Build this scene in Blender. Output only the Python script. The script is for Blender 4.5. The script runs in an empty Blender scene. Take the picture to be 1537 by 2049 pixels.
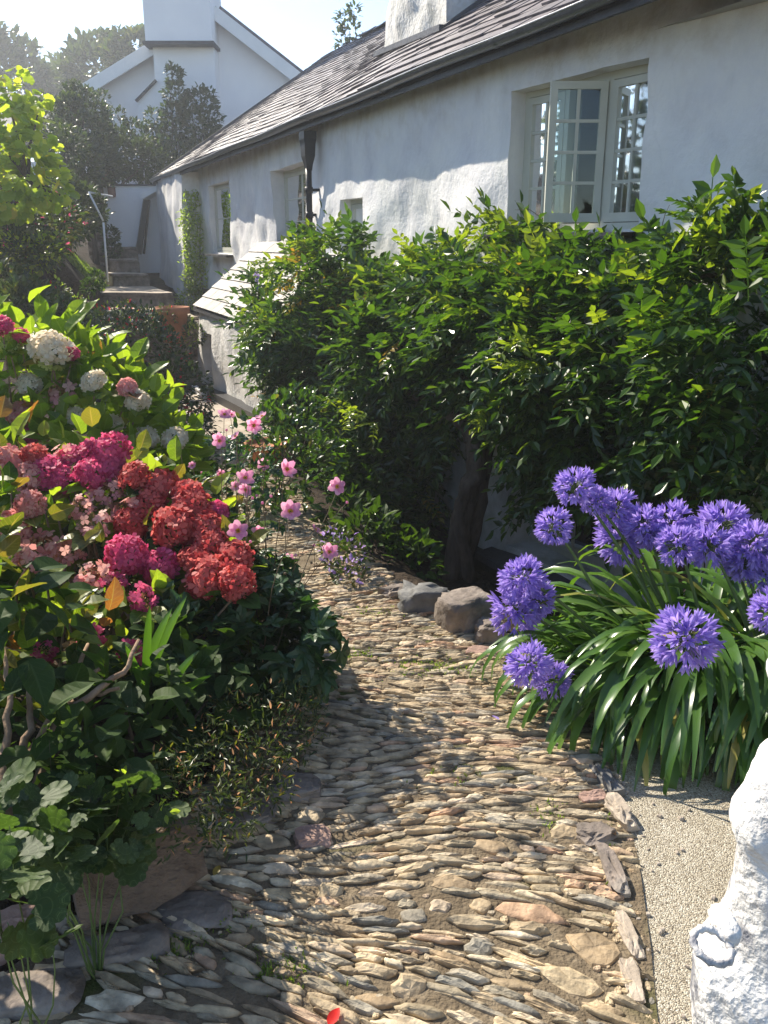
import bpy, math, random
import numpy as np
from mathutils import Vector, Matrix, Euler
random.seed(7); RNG = np.random.default_rng(11)
R = math.radians
S = bpy.context.scene
COL = S.collection

# ------------------------------------------------------------------ camera, sky, sun, exposure
CAM_Z = 1.65; PITCH = R(17.5); FPX = 1717.0; CU, CV = 768.5, 1024.5
cam_d = bpy.data.cameras.new("camera"); cam = bpy.data.objects.new("camera", cam_d); COL.objects.link(cam)
cam.location = (0, 0, CAM_Z); cam.rotation_euler = (math.pi/2 - PITCH, 0, 0)
cam_d.sensor_fit = 'VERTICAL'; cam_d.sensor_height = 34.6; cam_d.lens = 34.6*FPX/2049
cam_d.clip_start = 0.02; cam_d.clip_end = 2000
S.camera = cam
SUN_AZ, SUN_EL = R(-43), R(39)       # azimuth from +Y towards +X
w = bpy.data.worlds.new("World"); S.world = w; w.use_nodes = True
wn = w.node_tree; bg = wn.nodes['Background']
sky = wn.nodes.new('ShaderNodeTexSky'); sky.sky_type = 'NISHITA'; sky.sun_disc = False
sky.sun_elevation = SUN_EL; sky.sun_rotation = SUN_AZ; sky.altitude = 50
sky.air_density = 0.85; sky.dust_density = 0.15; sky.ozone_density = 1.8
wn.links.new(sky.outputs[0], bg.inputs[0]); bg.inputs[1].default_value = 0.11
sd = bpy.data.lights.new("sun", 'SUN'); sd.energy = 4.7; sd.angle = R(0.53); sd.color = (1.0, .91, .76)
sun = bpy.data.objects.new("sun", sd); COL.objects.link(sun)
sv = Vector((math.sin(SUN_AZ)*math.cos(SUN_EL), math.cos(SUN_AZ)*math.cos(SUN_EL), math.sin(SUN_EL)))
sun.rotation_euler = sv.to_track_quat('Z', 'Y').to_euler(); sun.location = sv*50
S.view_settings.view_transform = 'Standard'; S.view_settings.look = 'None'
S.view_settings.exposure = 1.2; S.view_settings.gamma = 1
S.render.engine = 'CYCLES'
S.cycles.max_bounces = 8; S.cycles.transparent_max_bounces = 8

# ------------------------------------------------------------------ helpers
def rv(u, v):
    a = (u-CU)/FPX; b = (CV-v)/FPX
    y = math.cos(PITCH)+b*math.sin(PITCH); z = -math.sin(PITCH)+b*math.cos(PITCH)
    return a/y, z/y
def P(u, v, Y):
    a, b = rv(u, v); return np.array((a*Y, Y, CAM_Z+b*Y))
def G(u, v, Z):
    a, b = rv(u, v); Y = (Z-CAM_Z)/b; return np.array((a*Y, Y, Z))

def _h(x, y, z, s):
    n = (x*374761393 + y*668265263 + z*1274126177 + s*974711) & 0x7fffffff
    n = ((n ^ (n >> 13))*1103515245 + 12345) & 0x7fffffff
    n = ((n ^ (n >> 15))*69069 + 1) & 0x7fffffff
    return ((n >> 5) & 0xffff)/32767.5 - 1
def noise(p, seed=0):
    p = np.asarray(p, float); i = np.floor(p).astype(np.int64); f = p-i; f = f*f*(3-2*f)
    r = 0
    for dx in (0, 1):
        for dy in (0, 1):
            for dz in (0, 1):
                wt = (f[..., 0] if dx else 1-f[..., 0])*(f[..., 1] if dy else 1-f[..., 1])*(f[..., 2] if dz else 1-f[..., 2])
                r = r + wt*_h(i[..., 0]+dx, i[..., 1]+dy, i[..., 2]+dz, seed)
    return r
def fbm(p, o=3, seed=0):
    p = np.asarray(p, float); r = 0; a = 1
    for k in range(o): r = r+a*noise(p*2**k, seed+k); a *= .5
    return r
def st3(x, y, z): return np.stack(np.broadcast_arrays(np.asarray(x, float), y, z), -1)
def sstep(x, a, b):
    t = np.clip((np.asarray(x, float)-a)/(b-a), 0, 1); return t*t*(3-2*t)
def unit(a): return a/np.maximum(np.linalg.norm(a, axis=-1, keepdims=True), 1e-9)

class MB:
    def __init__(s): s.V = []; s.F = []; s.U = []; s.n = 0
    def add(s, v, faces, mat=0, smooth=False, uv=None):
        v = np.asarray(v, float).reshape(-1, 3)
        for f in faces:
            f = np.asarray(f, np.int64)
            if f.size: s.F.append((f+s.n, mat, smooth))
        s.V.append(v); s.U.append(np.zeros((len(v), 2)) if uv is None else uv); s.n += len(v)
    def inst(s, tpl, M, p, mat=0, smooth=False):
        tv, tf, tu = tpl; n = len(p); k = len(tv)
        if not n: return
        v = np.einsum('nij,kj->nki', M, tv)+p[:, None, :]
        off = (np.arange(n)*k)[:, None, None]
        s.add(v.reshape(-1, 3), [(np.asarray(f)[None]+off).reshape(-1, np.asarray(f).shape[1]) for f in tf], mat, smooth, np.tile(tu, (n, 1)))
    def box(s, c, size, rot=None, mat=0, jit=0):
        c = np.asarray(c, float); h = np.asarray(size, float)/2
        v = np.array([[x, y, z] for x in (-1, 1) for y in (-1, 1) for z in (-1, 1)], float)*h
        if jit: v += RNG.uniform(-jit, jit, v.shape)
        if rot is not None: v = v @ np.array(rot).T
        s.add(v+c, [[[0, 1, 3, 2], [4, 6, 7, 5], [0, 4, 5, 1], [2, 3, 7, 6], [0, 2, 6, 4], [1, 5, 7, 3]]], mat)
    def beam(s, a, b, wd, ht, up=(0, 0, 1), mat=0):
        a = np.array(a, float); b = np.array(b, float); d = b-a; L = np.linalg.norm(d); d = d/L
        sd_ = np.cross(d, up); sd_ /= np.linalg.norm(sd_); u2 = np.cross(sd_, d)
        s.box((a+b)/2, (wd, L, ht), np.stack([sd_, d, u2], 1), mat)
    def tube(s, pts, rad, k=6, mat=0, smooth=True, cap=True):
        pts = np.asarray(pts, float); n = len(pts); rad = np.broadcast_to(np.asarray(rad, float), (n,))
        t = unit(np.gradient(pts, axis=0)); ref = np.array((.31, .17, .93)) if abs(t[0][2]) < .9 else np.array((1., .1, 0))
        a = unit(np.cross(t, ref)); b = np.cross(t, a); th = np.arange(k)*2*np.pi/k
        v = pts[:, None]+rad[:, None, None]*(np.cos(th)[None, :, None]*a[:, None]+np.sin(th)[None, :, None]*b[:, None])
        i = np.arange(n-1)[:, None]*k; j = np.arange(k)[None]; j2 = (j+1) % k
        f = np.stack([i+j, i+j2, i+k+j2, i+k+j], -1).reshape(-1, 4)
        fs = [f]
        v = v.reshape(-1, 3)
        if cap:
            v = np.concatenate([v, pts[:1], pts[-1:]]); c0 = n*k
            jj = np.arange(k); fs.append(np.stack([jj*0+c0, (jj+1) % k, jj], 1)); fs.append(np.stack([jj*0+c0+1, (n-1)*k+jj, (n-1)*k+(jj+1) % k], 1))
        s.add(v, fs, mat, smooth)
    def grid(s, g, mat=0, smooth=True, mask=None, flip=False):
        g = np.asarray(g, float); a, b = g.shape[:2]; idx = np.arange(a*b).reshape(a, b)
        f = np.stack([idx[:-1, :-1], idx[1:, :-1], idx[1:, 1:], idx[:-1, 1:]], -1)
        if flip: f = f[..., ::-1]
        f = f.reshape(-1, 4) if mask is None else f[mask]
        s.add(g.reshape(-1, 3), [f], mat, smooth)
    def build(s, name, mats, parent=None, origin=None):
        me = bpy.data.meshes.new(name); V = np.concatenate(s.V); U = np.concatenate(s.U)
        if origin is not None: V = V-np.asarray(origin)
        lp = np.concatenate([f.ravel() for f, _, _ in s.F]); cnt = np.concatenate([np.full(len(f), f.shape[1]) for f, _, _ in s.F])
        mi = np.concatenate([np.full(len(f), m) if np.isscalar(m) else m for f, m, _ in s.F]); sm = np.concatenate([np.full(len(f), q) for f, _, q in s.F])
        me.vertices.add(len(V)); me.vertices.foreach_set('co', V.ravel())
        me.loops.add(len(lp)); me.loops.foreach_set('vertex_index', lp)
        me.polygons.add(len(cnt)); me.polygons.foreach_set('loop_start', np.concatenate([[0], np.cumsum(cnt)[:-1]]))
        me.polygons.foreach_set('material_index', mi); me.polygons.foreach_set('use_smooth', sm)
        me.update(calc_edges=True); me.validate()
        if U.any():
            at = me.attributes.new('luv', 'FLOAT2', 'POINT'); at.data.foreach_set('vector', U.ravel())
        for m in (mats if isinstance(mats, (list, tuple)) else [mats]): me.materials.append(m)
        o = bpy.data.objects.new(name, me); COL.objects.link(o)
        if origin is not None: o.location = origin
        if parent: o.parent = parent
        return o
def tag(o, label=None, cat=None, group=None, kind=None):
    if label: o['label'] = label
    if cat: o['category'] = cat
    if group: o['group'] = group
    if kind: o['kind'] = kind
    return o
def thing(name, label, cat, group=None, loc=(0, 0, 0)):
    o = bpy.data.objects.new(name, None); COL.objects.link(o); o.location = loc; o.empty_display_size = .1
    return tag(o, label, cat, group)

# ------------------------------------------------------------------ materials
def nmat(name):
    m = bpy.data.materials.new(name); m.use_nodes = True; nt = m.node_tree
    return m, nt, nt.nodes, nt.links, nt.nodes['Principled BSDF']
def c4(c): return (c[0], c[1], c[2], 1)
def ramp(N, stops):
    r = N.new('ShaderNodeValToRGB'); e = r.color_ramp.elements
    while len(e) < len(stops): e.new(.5)
    for q, (p, c) in zip(e, stops): q.position = p; q.color = c4(c)
    return r
def surf(name, stops, scale=3, detail=6, rough=.85, bump=.3, bscale=40, bdist=.01, spec=.3, kind='noise', big=None, metal=0, stretch=None):
    m, nt, N, L, B = nmat(name)
    tc = N.new('ShaderNodeTexCoord'); src = tc.outputs['Object']
    if stretch:
        mp = N.new('ShaderNodeMapping'); mp.inputs['Scale'].default_value = stretch; L.new(src, mp.inputs[0]); src = mp.outputs[0]
    n1 = N.new('ShaderNodeTexNoise'); n1.inputs['Scale'].default_value = scale; n1.inputs['Detail'].default_value = detail; n1.inputs['Roughness'].default_value = .62
    L.new(src, n1.inputs[0]); r = ramp(N, stops); L.new(n1.outputs[0], r.inputs[0]); col = r.outputs[0]
    if big:
        n2 = N.new('ShaderNodeTexNoise'); n2.inputs['Scale'].default_value = big[0]; n2.inputs['Detail'].default_value = 4; L.new(tc.outputs['Object'], n2.inputs[0])
        rr = ramp(N, [(big[2], (0, 0, 0)), (big[3], (1, 1, 1))]); L.new(n2.outputs[0], rr.inputs[0])
        mx = N.new('ShaderNodeMixRGB'); L.new(rr.outputs[0], mx.inputs[0]); L.new(col, mx.inputs[1]); mx.inputs[2].default_value = c4(big[1]); col = mx.outputs[0]
    L.new(col, B.inputs['Base Color'])
    nb = N.new('ShaderNodeTexNoise'); nb.inputs['Scale'].default_value = bscale; nb.inputs['Detail'].default_value = 5; L.new(src, nb.inputs[0])
    bp = N.new('ShaderNodeBump'); bp.inputs['Strength'].default_value = bump; bp.inputs['Distance'].default_value = bdist
    L.new(nb.outputs[0], bp.inputs['Height']); L.new(bp.outputs[0], B.inputs['Normal'])
    B.inputs['Roughness'].default_value = rough; B.inputs['Specular IOR Level'].default_value = spec; B.inputs['Metallic'].default_value = metal
    return m
def island(name, stops, rough=.7, spec=.4, bump=.4, bscale=60, bdist=.004, mottle=.25):
    """colour differs from piece to piece (stones, slates)"""
    m, nt, N, L, B = nmat(name)
    g = N.new('ShaderNodeNewGeometry'); r = ramp(N, stops); r.color_ramp.interpolation = 'LINEAR'; L.new(g.outputs['Random Per Island'], r.inputs[0])
    tc = N.new('ShaderNodeTexCoord'); n1 = N.new('ShaderNodeTexNoise'); n1.inputs['Scale'].default_value = bscale*.35; n1.inputs['Detail'].default_value = 6; L.new(tc.outputs['Object'], n1.inputs[0])
    r2 = ramp(N, [(.3, (1-mottle*1.6,)*3), (.7, (1+mottle,)*3)]); L.new(n1.outputs[0], r2.inputs[0])
    mx = N.new('ShaderNodeMixRGB'); mx.blend_type = 'MULTIPLY'; mx.inputs[0].default_value = 1; L.new(r.outputs[0], mx.inputs[1]); L.new(r2.outputs[0], mx.inputs[2])
    L.new(mx.outputs[0], B.inputs['Base Color'])
    nb = N.new('ShaderNodeTexNoise'); nb.inputs['Scale'].default_value = bscale; nb.inputs['Detail'].default_value = 5; L.new(tc.outputs['Object'], nb.inputs[0])
    bp = N.new('ShaderNodeBump'); bp.inputs['Strength'].default_value = bump; bp.inputs['Distance'].default_value = bdist
    L.new(nb.outputs[0], bp.inputs['Height']); L.new(bp.outputs[0], B.inputs['Normal'])
    B.inputs['Roughness'].default_value = rough; B.inputs['Specular IOR Level'].default_value = spec
    return m
def leafmat(name, stops, tr=.45, tint=(1.5, 1.6, .5), rough=.38, spec=.5, vein=0.0, vcol=(.3, .4, .12)):
    m, nt, N, L, B = nmat(name)
    g = N.new('ShaderNodeNewGeometry'); r = ramp(N, stops); L.new(g.outputs['Random Per Island'], r.inputs[0]); col = r.outputs[0]
    if vein:
        at = N.new('ShaderNodeAttribute'); at.attribute_name = 'luv'; sx = N.new('ShaderNodeSeparateXYZ'); L.new(at.outputs['Vector'], sx.inputs[0])
        def mth(op, a, b=None, c=None):
            q = N.new('ShaderNodeMath'); q.operation = op
            for k, x in enumerate((a, b, c)):
                if x is None: continue
                if isinstance(x, (int, float)): q.inputs[k].default_value = x
                else: L.new(x, q.inputs[k])
            return q.outputs[0]
        ax = mth('ABSOLUTE', sx.outputs[0]); mid = mth('LESS_THAN', ax, .07)
        fr = mth('FRACT', mth('MULTIPLY', mth('SUBTRACT', sx.outputs[1], mth('MULTIPLY', ax, .3)), 7.0)); side = mth('LESS_THAN', fr, .13)
        f = mth('MULTIPLY', mth('MAXIMUM', mid, mth('MULTIPLY', side, .55)), vein)
        mx = N.new('ShaderNodeMixRGB'); L.new(f, mx.inputs[0]); L.new(col, mx.inputs[1]); mx.inputs[2].default_value = c4(vcol); col = mx.outputs[0]
    L.new(col, B.inputs['Base Color']); B.inputs['Roughness'].default_value = rough; B.inputs['Specular IOR Level'].default_value = spec
    t = N.new('ShaderNodeBsdfTranslucent'); mt = N.new('ShaderNodeMixRGB'); mt.blend_type = 'MULTIPLY'; mt.inputs[0].default_value = 1
    L.new(col, mt.inputs[1]); mt.inputs[2].default_value = c4(tint); L.new(mt.outputs[0], t.inputs[0])
    ms = N.new('ShaderNodeMixShader'); ms.inputs[0].default_value = tr; L.new(B.outputs[0], ms.inputs[1]); L.new(t.outputs[0], ms.inputs[2])
    L.new(ms.outputs[0], N['Material Output'].inputs[0])
    return m

M = {}
M['lime'] = surf('whitewash', [(.3, (.62, .63, .66)), (.45, (.74, .74, .76)), (.6, (.78, .78, .78)), (.75, (.82, .81, .79))], scale=3.2, detail=9, bump=.8, bscale=22, bdist=.022, rough=.9, spec=.15, big=(1.6, (.60, .61, .61), .56, .72))
def m_oldwall():
    """limewash with damp streaks, brown bleed under the eaves, hairline cracks and a greenish foot"""
    m, nt, N, L, B = nmat('old_limewash'); tc = N.new('ShaderNodeTexCoord'); sep = N.new('ShaderNodeSeparateXYZ'); g = N.new('ShaderNodeNewGeometry'); L.new(g.outputs['Position'], sep.inputs[0])
    def nz(scale, detail, st=(1, 1, 1), src=g.outputs['Position']):
        mp = N.new('ShaderNodeMapping'); mp.inputs['Scale'].default_value = st; L.new(src, mp.inputs[0]); n = N.new('ShaderNodeTexNoise'); n.inputs['Scale'].default_value = scale; n.inputs['Detail'].default_value = detail; n.inputs['Roughness'].default_value = .65; L.new(mp.outputs[0], n.inputs[0]); return n.outputs[0]
    def rp_(x, st): r = ramp(N, st); L.new(x, r.inputs[0]); return r.outputs[0]
    def mul(a, b):
        q = N.new('ShaderNodeMath'); q.operation = 'MULTIPLY'; L.new(a, q.inputs[0])
        if isinstance(b, float): q.inputs[1].default_value = b
        else: L.new(b, q.inputs[1])
        return q.outputs[0]
    def mix(f, a, c):
        x = N.new('ShaderNodeMixRGB'); L.new(f, x.inputs[0]); L.new(a, x.inputs[1]); x.inputs[2].default_value = c4(c); return x.outputs[0]
    def rng_(x, a, b):
        r = N.new('ShaderNodeMapRange'); L.new(x, r.inputs[0]); r.inputs[1].default_value = a; r.inputs[2].default_value = b; return r.outputs[0]
    col = rp_(nz(2.4, 8), [(.3, (.60, .59, .60)), (.45, (.68, .67, .67)), (.6, (.73, .72, .70)), (.75, (.77, .75, .72))])
    col = mix(mul(rp_(nz(3.0, 6, (1, 1, .22)), [(.52, (0, 0, 0)), (.75, (1, 1, 1))]), .55), col, (.50, .51, .50))
    col = mix(mul(mul(rng_(sep.outputs[2], 2.35, 2.85), rp_(nz(5.5, 7), [(.46, (0, 0, 0)), (.66, (1, 1, 1))])), .6), col, (.44, .38, .30))
    col = mix(mul(mul(rng_(sep.outputs[2], 1.2, -.6), rp_(nz(4.0, 6), [(.4, (0, 0, 0)), (.65, (1, 1, 1))])), .8), col, (.33, .35, .28))
    v = N.new('ShaderNodeTexVoronoi'); v.feature = 'DISTANCE_TO_EDGE'; v.inputs['Scale'].default_value = 1.1; ad = N.new('ShaderNodeMixRGB'); ad.blend_type = 'ADD'; ad.inputs[0].default_value = .25; L.new(g.outputs['Position'], ad.inputs[1]); n4 = N.new('ShaderNodeTexNoise'); n4.inputs['Scale'].default_value = 5; n4.inputs['Detail'].default_value = 5; L.new(g.outputs['Position'], n4.inputs[0]); L.new(n4.outputs['Color'], ad.inputs[2]); L.new(ad.outputs[0], v.inputs['Vector'])
    cr = mul(rp_(v.outputs['Distance'], [(0, (1, 1, 1)), (.008, (0, 0, 0))]), rp_(nz(.9, 3), [(.5, (0, 0, 0)), (.6, (1, 1, 1))])); col = mix(mul(cr, .08), col, (.28, .27, .26))
    L.new(col, B.inputs['Base Color']); B.inputs['Roughness'].default_value = .92; B.inputs['Specular IOR Level'].default_value = .12
    bp = N.new('ShaderNodeBump'); bp.inputs['Strength'].default_value = .5; bp.inputs['Distance'].default_value = .02; L.new(nz(17, 6), bp.inputs['Height']); L.new(bp.outputs[0], B.inputs['Normal']); return m
M['oldwall'] = m_oldwall()
M['limerough'] = surf('rough_whitewash', [(.3, (.46, .45, .42)), (.5, (.62, .60, .57)), (.7, (.70, .69, .67))], scale=5, bump=.8, bscale=26, bdist=.02, rough=.92, spec=.12, big=(2.6, (.40, .40, .38), .53, .66))
M['housewhite'] = surf('house_render', [(.3, (.72, .73, .77)), (.7, (.80, .81, .83))], scale=1, bump=.2, bscale=20, rough=.9, spec=.1)
M['postwhite'] = surf('painted_stone', [(.36, (.22, .22, .24)), (.42, (.56, .54, .52)), (.52, (.70, .68, .65)), (.7, (.78, .76, .73))], scale=8, bump=1, bscale=45, bdist=.012, rough=.8, spec=.2)
M['slate'] = island('roof_slate', [(0, (.085, .07, .08)), (.35, (.13, .105, .115)), (.6, (.10, .09, .105)), (.8, (.17, .14, .14)), (1, (.11, .10, .12))], rough=.55, spec=.5, bscale=30, bump=.5)
M['slab'] = island('pale_stone_slate', [(0, (.22, .20, .18)), (.5, (.29, .27, .245)), (1, (.17, .16, .15))], rough=.65, spec=.4, bscale=25)
M['darkslate'] = surf('dark_slate', [(.3, (.035, .036, .045)), (.7, (.075, .075, .085))], scale=6, rough=.55, bump=.5)
M['blackpaint'] = surf('black_iron_paint', [(.3, (.010, .010, .013)), (.7, (.022, .022, .026))], scale=8, rough=.45, bump=.3, spec=.3)
M['gutter'] = surf('gutter_metal', [(.3, (.05, .05, .056)), (.7, (.11, .11, .12))], scale=12, rough=.28, bump=.3, spec=1)
M['rim'] = surf('gutter_rim_glint', [(.3, (.22, .22, .24)), (.7, (.42, .42, .44))], scale=9, rough=.3, bump=.2, spec=.8)  # pale rim colour stands in for the sun's glint along the gutter edge
M['paint'] = surf('sage_grey_paint', [(.3, (.46, .46, .39)), (.7, (.53, .53, .46))], scale=5, rough=.5, bump=.15, spec=.4)
M['paintwhite'] = surf('white_gloss_paint', [(.3, (.66, .68, .70)), (.7, (.74, .75, .76))], scale=3, rough=.5, bump=.1)
M['curtain'] = surf('curtain_cloth', [(.3, (.28, .29, .27)), (.7, (.38, .38, .36))], scale=6, rough=.95, bump=.3)
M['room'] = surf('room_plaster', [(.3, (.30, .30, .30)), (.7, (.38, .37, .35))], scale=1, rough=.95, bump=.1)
M['wooddoor'] = surf('old_door_wood', [(.3, (.12, .055, .025)), (.7, (.25, .13, .06))], scale=9, rough=.7, bump=.4, stretch=(6, 6, 1))
M['bark'] = surf('bark', [(.3, (.045, .035, .028)), (.7, (.13, .10, .08))], scale=14, rough=.95, bump=1, bscale=40, bdist=.01, stretch=(2, 2, .5))
M['palebark'] = surf('pale_stem_bark', [(.3, (.16, .10, .06)), (.7, (.34, .24, .16))], scale=20, rough=.9, bump=.7, bscale=60)
M['greenstem'] = surf('green_stem', [(.3, (.07, .11, .03)), (.7, (.14, .20, .06))], scale=14, rough=.6, bump=.1)
M['redstem'] = surf('purple_brown_stem', [(.3, (.10, .07, .045)), (.7, (.17, .13, .07))], scale=14, rough=.7, bump=.1)
M['soil'] = surf('soil', [(.3, (.022, .016, .012)), (.5, (.045, .033, .024)), (.75, (.085, .062, .045))], scale=9, rough=.98, bump=1, bscale=38, bdist=.03, spec=.1, big=(.7, (.05, .06, .025), .55, .7))
M['terracotta'] = surf('terracotta', [(.3, (.30, .12, .06)), (.7, (.46, .20, .10))], scale=6, rough=.85, bump=.3)
M['brick'] = surf('red_brick', [(.3, (.16, .07, .06)), (.7, (.28, .14, .11))], scale=9, rough=.9, bump=.5)
M['rock'] = surf('garden_rock', [(.3, (.10, .085, .07)), (.5, (.20, .165, .14)), (.72, (.34, .29, .25))], scale=6, rough=.85, bump=.9, bscale=22, bdist=.02, big=(4, (.30, .27, .23), .55, .68))
M['rockpink'] = surf('pinkish_rock', [(.3, (.22, .14, .11)), (.7, (.42, .28, .23))], scale=8, rough=.85, bump=.8, bscale=30, bdist=.012)
M['rockpale'] = surf('pale_quartz_rock', [(.3, (.26, .21, .16)), (.7, (.48, .41, .33))], scale=8, rough=.8, bump=.8, bscale=30, bdist=.012)
M['rockslate'] = surf('blue_grey_rock', [(.3, (.085, .085, .085)), (.7, (.19, .185, .175))], scale=8, rough=.7, bump=.7, bscale=30, bdist=.012)
M['slabbrown'] = surf('brown_slab', [(.3, (.09, .06, .042)), (.5, (.17, .12, .085)), (.7, (.24, .17, .12))], scale=6, rough=.9, bump=1, bscale=26, bdist=.02, stretch=(1, 3, 3))
M['cement'] = surf('pale_cement', [(.3, (.30, .25, .20)), (.7, (.46, .40, .33))], scale=4, rough=.9, bump=.5, bscale=60)
M['cobble'] = island('path_stones', [(0, (.29, .21, .125)), (.12, (.40, .305, .19)), (.3, (.50, .395, .255)), (.40, (.25, .215, .155)), (.47, (.39, .315, .205)), (.6, (.46, .36, .225)), (.68, (.215, .205, .175)), (.76, (.57, .465, .32)), (.85, (.44, .27, .165)), (.93, (.62, .54, .40)), (1, (.34, .26, .155))], rough=.7, spec=.3, bump=.8, bscale=55, bdist=.008, mottle=.35)
M['mortar'] = surf('path_dirt', [(.3, (.10, .076, .05)), (.55, (.18, .142, .096)), (.8, (.27, .22, .155))], scale=14, rough=.97, bump=1, bscale=90, bdist=.012, spec=.15, big=(2.3, (.075, .085, .025), .56, .68))

def m_gravel():
    m, nt, N, L, B = nmat('resin_bound_gravel')
    tc = N.new('ShaderNodeTexCoord'); v = N.new('ShaderNodeTexVoronoi'); v.inputs['Scale'].default_value = 260; L.new(tc.outputs['Object'], v.inputs['Vector'])
    sx = N.new('ShaderNodeSeparateXYZ'); L.new(v.outputs['Color'], sx.inputs[0])
    r = ramp(N, [(0, (.15, .12, .085)), (.2, (.28, .24, .175)), (.5, (.38, .335, .255)), (.8, (.46, .42, .33)), (1, (.55, .52, .44))]); L.new(sx.outputs[0], r.inputs[0])
    n = N.new('ShaderNodeTexNoise'); n.inputs['Scale'].default_value = 3; n.inputs['Detail'].default_value = 5; L.new(tc.outputs['Object'], n.inputs[0])
    r2 = ramp(N, [(.3, (.82, .80, .76)), (.7, (1.05, 1.05, 1.05))]); L.new(n.outputs[0], r2.inputs[0])
    mx = N.new('ShaderNodeMixRGB'); mx.blend_type = 'MULTIPLY'; mx.inputs[0].default_value = 1; L.new(r.outputs[0], mx.inputs[1]); L.new(r2.outputs[0], mx.inputs[2]); L.new(mx.outputs[0], B.inputs['Base Color'])
    bp = N.new('ShaderNodeBump'); bp.inputs['Strength'].default_value = .9; bp.inputs['Distance'].default_value = .004; bp.invert = True; L.new(v.outputs['Distance'], bp.inputs['Height']); L.new(bp.outputs[0], B.inputs['Normal'])
    B.inputs['Roughness'].default_value = .8
    return m
M['gravel'] = m_gravel()
def m_glass():
    m, nt, N, L, B = nmat('window_glass'); N.remove(B)
    t = N.new('ShaderNodeBsdfTransparent'); t.inputs[0].default_value = (.80, .86, .84, 1); g = N.new('ShaderNodeBsdfGlossy'); g.inputs['Roughness'].default_value = .03; g.inputs[0].default_value = (.95, .97, 1, 1)
    f = N.new('ShaderNodeFresnel'); f.inputs[0].default_value = 1.38; ms = N.new('ShaderNodeMixShader'); L.new(f.outputs[0], ms.inputs[0]); L.new(t.outputs[0], ms.inputs[1]); L.new(g.outputs[0], ms.inputs[2]); L.new(ms.outputs[0], N['Material Output'].inputs[0])
    return m
M['glass'] = m_glass()
# foliage
M['wist'] = leafmat('wisteria_leaf', [(0, (.024, .058, .013)), (.5, (.038, .088, .017)), (.85, (.065, .13, .022)), (1, (.12, .18, .03))], tr=.42, tint=(1.8, 1.8, .4), rough=.28, spec=.6)
M['wistsunlit'] = leafmat('wisteria_sunlit_leaf', [(0, (.11, .18, .025)), (1, (.24, .30, .045))], tr=.5, tint=(1.6, 1.6, .4), rough=.3)  # lighter leaf colour; the sunlit look of the tops is painted in
M['wistyellow'] = leafmat('wisteria_leaf_turning', [(0, (.38, .22, .03)), (.6, (.34, .26, .05)), (1, (.22, .24, .04))], tr=.45, tint=(1.3, 1.2, .6))
M['hydleaf'] = leafmat('hydrangea_leaf', [(0, (.11, .19, .022)), (.6, (.18, .26, .03)), (1, (.27, .34, .05))], tr=.6, tint=(1.6, 1.6, .5), vein=.55, vcol=(.28, .36, .10))
M['hydleafred'] = leafmat('hydrangea_leaf_autumn', [(0, (.08, .12, .02)), (.45, (.15, .20, .03)), (.78, (.17, .17, .035)), (.93, (.20, .11, .04)), (1, (.27, .12, .05))], tr=.48, tint=(1.6, 1.3, .5), vein=.5, vcol=(.35, .30, .12))
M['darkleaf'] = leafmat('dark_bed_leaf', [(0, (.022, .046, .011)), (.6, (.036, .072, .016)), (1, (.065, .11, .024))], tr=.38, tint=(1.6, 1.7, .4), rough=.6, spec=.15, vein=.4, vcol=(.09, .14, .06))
M['roundleaf'] = leafmat('soft_round_leaf', [(0, (.032, .062, .018)), (1, (.075, .115, .028))], tr=.42, tint=(1.5, 1.7, .6), rough=.6, vein=.4, vcol=(.16, .22, .10))
M['anemleaf'] = leafmat('anemone_leaf', [(0, (.022, .06, .022)), (1, (.05, .105, .035))], tr=.35, vein=.3, vcol=(.08, .13, .05))
M['fineleaf'] = leafmat('fine_leaf', [(0, (.03, .055, .018)), (.6, (.06, .085, .025)), (1, (.11, .12, .03))], tr=.4)
M['fuchleaf'] = leafmat('fuchsia_leaf', [(0, (.02, .04, .014)), (.6, (.04, .065, .02)), (1, (.09, .12, .03))], tr=.35)
M['mixleaf'] = leafmat('bank_leaf', [(0, (.03, .06, .02)), (.5, (.055, .085, .03)), (.85, (.09, .10, .035)), (1, (.16, .15, .05))], tr=.4)
M['figleaf'] = leafmat('lime_green_leaf', [(0, (.22, .32, .04)), (.6, (.36, .45, .06)), (.9, (.50, .54, .09)), (1, (.52, .42, .08))], tr=.62, tint=(1.4, 1.4, .5), vein=.3, vcol=(.4, .45, .15))
M['treeleaf'] = leafmat('tree_leaf', [(0, (.028, .045, .02)), (.6, (.05, .075, .028)), (1, (.085, .11, .035))], tr=.35)
M['climbleaf'] = leafmat('climber_leaf', [(0, (.03, .055, .028)), (1, (.06, .09, .04))], tr=.3)
M['roseleaf'] = leafmat('light_climber_leaf', [(0, (.16, .24, .035)), (1, (.32, .40, .07))], tr=.55)
M['strap'] = leafmat('agapanthus_leaf', [(0, (.05, .115, .024)), (.7, (.085, .175, .034)), (.97, (.13, .22, .05)), (1, (.35, .30, .08))], tr=.36, tint=(1.6, 1.7, .4), rough=.26, spec=.6)
M['grass'] = leafmat('grass_blade', [(0, (.10, .16, .03)), (1, (.22, .30, .06))], tr=.5)
def petal(name, a, b, tr=.45, tint=(1.25, 1.1, 1.1), rough=.6): return leafmat(name, [(0, a), (1, b)], tr=tr, tint=tint, rough=rough, spec=.25)
M['crimson'] = petal('crimson_petal', (.44, .055, .06), (.70, .20, .17))
M['magenta'] = petal('magenta_petal', (.50, .05, .16), (.74, .16, .30))
M['palepink'] = petal('faded_pink_petal', (.62, .24, .24), (.78, .50, .42))
M['cream'] = petal('cream_petal', (.66, .60, .42), (.80, .78, .64))
M['limehead'] = petal('lime_petal', (.42, .50, .12), (.60, .66, .24))
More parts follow.
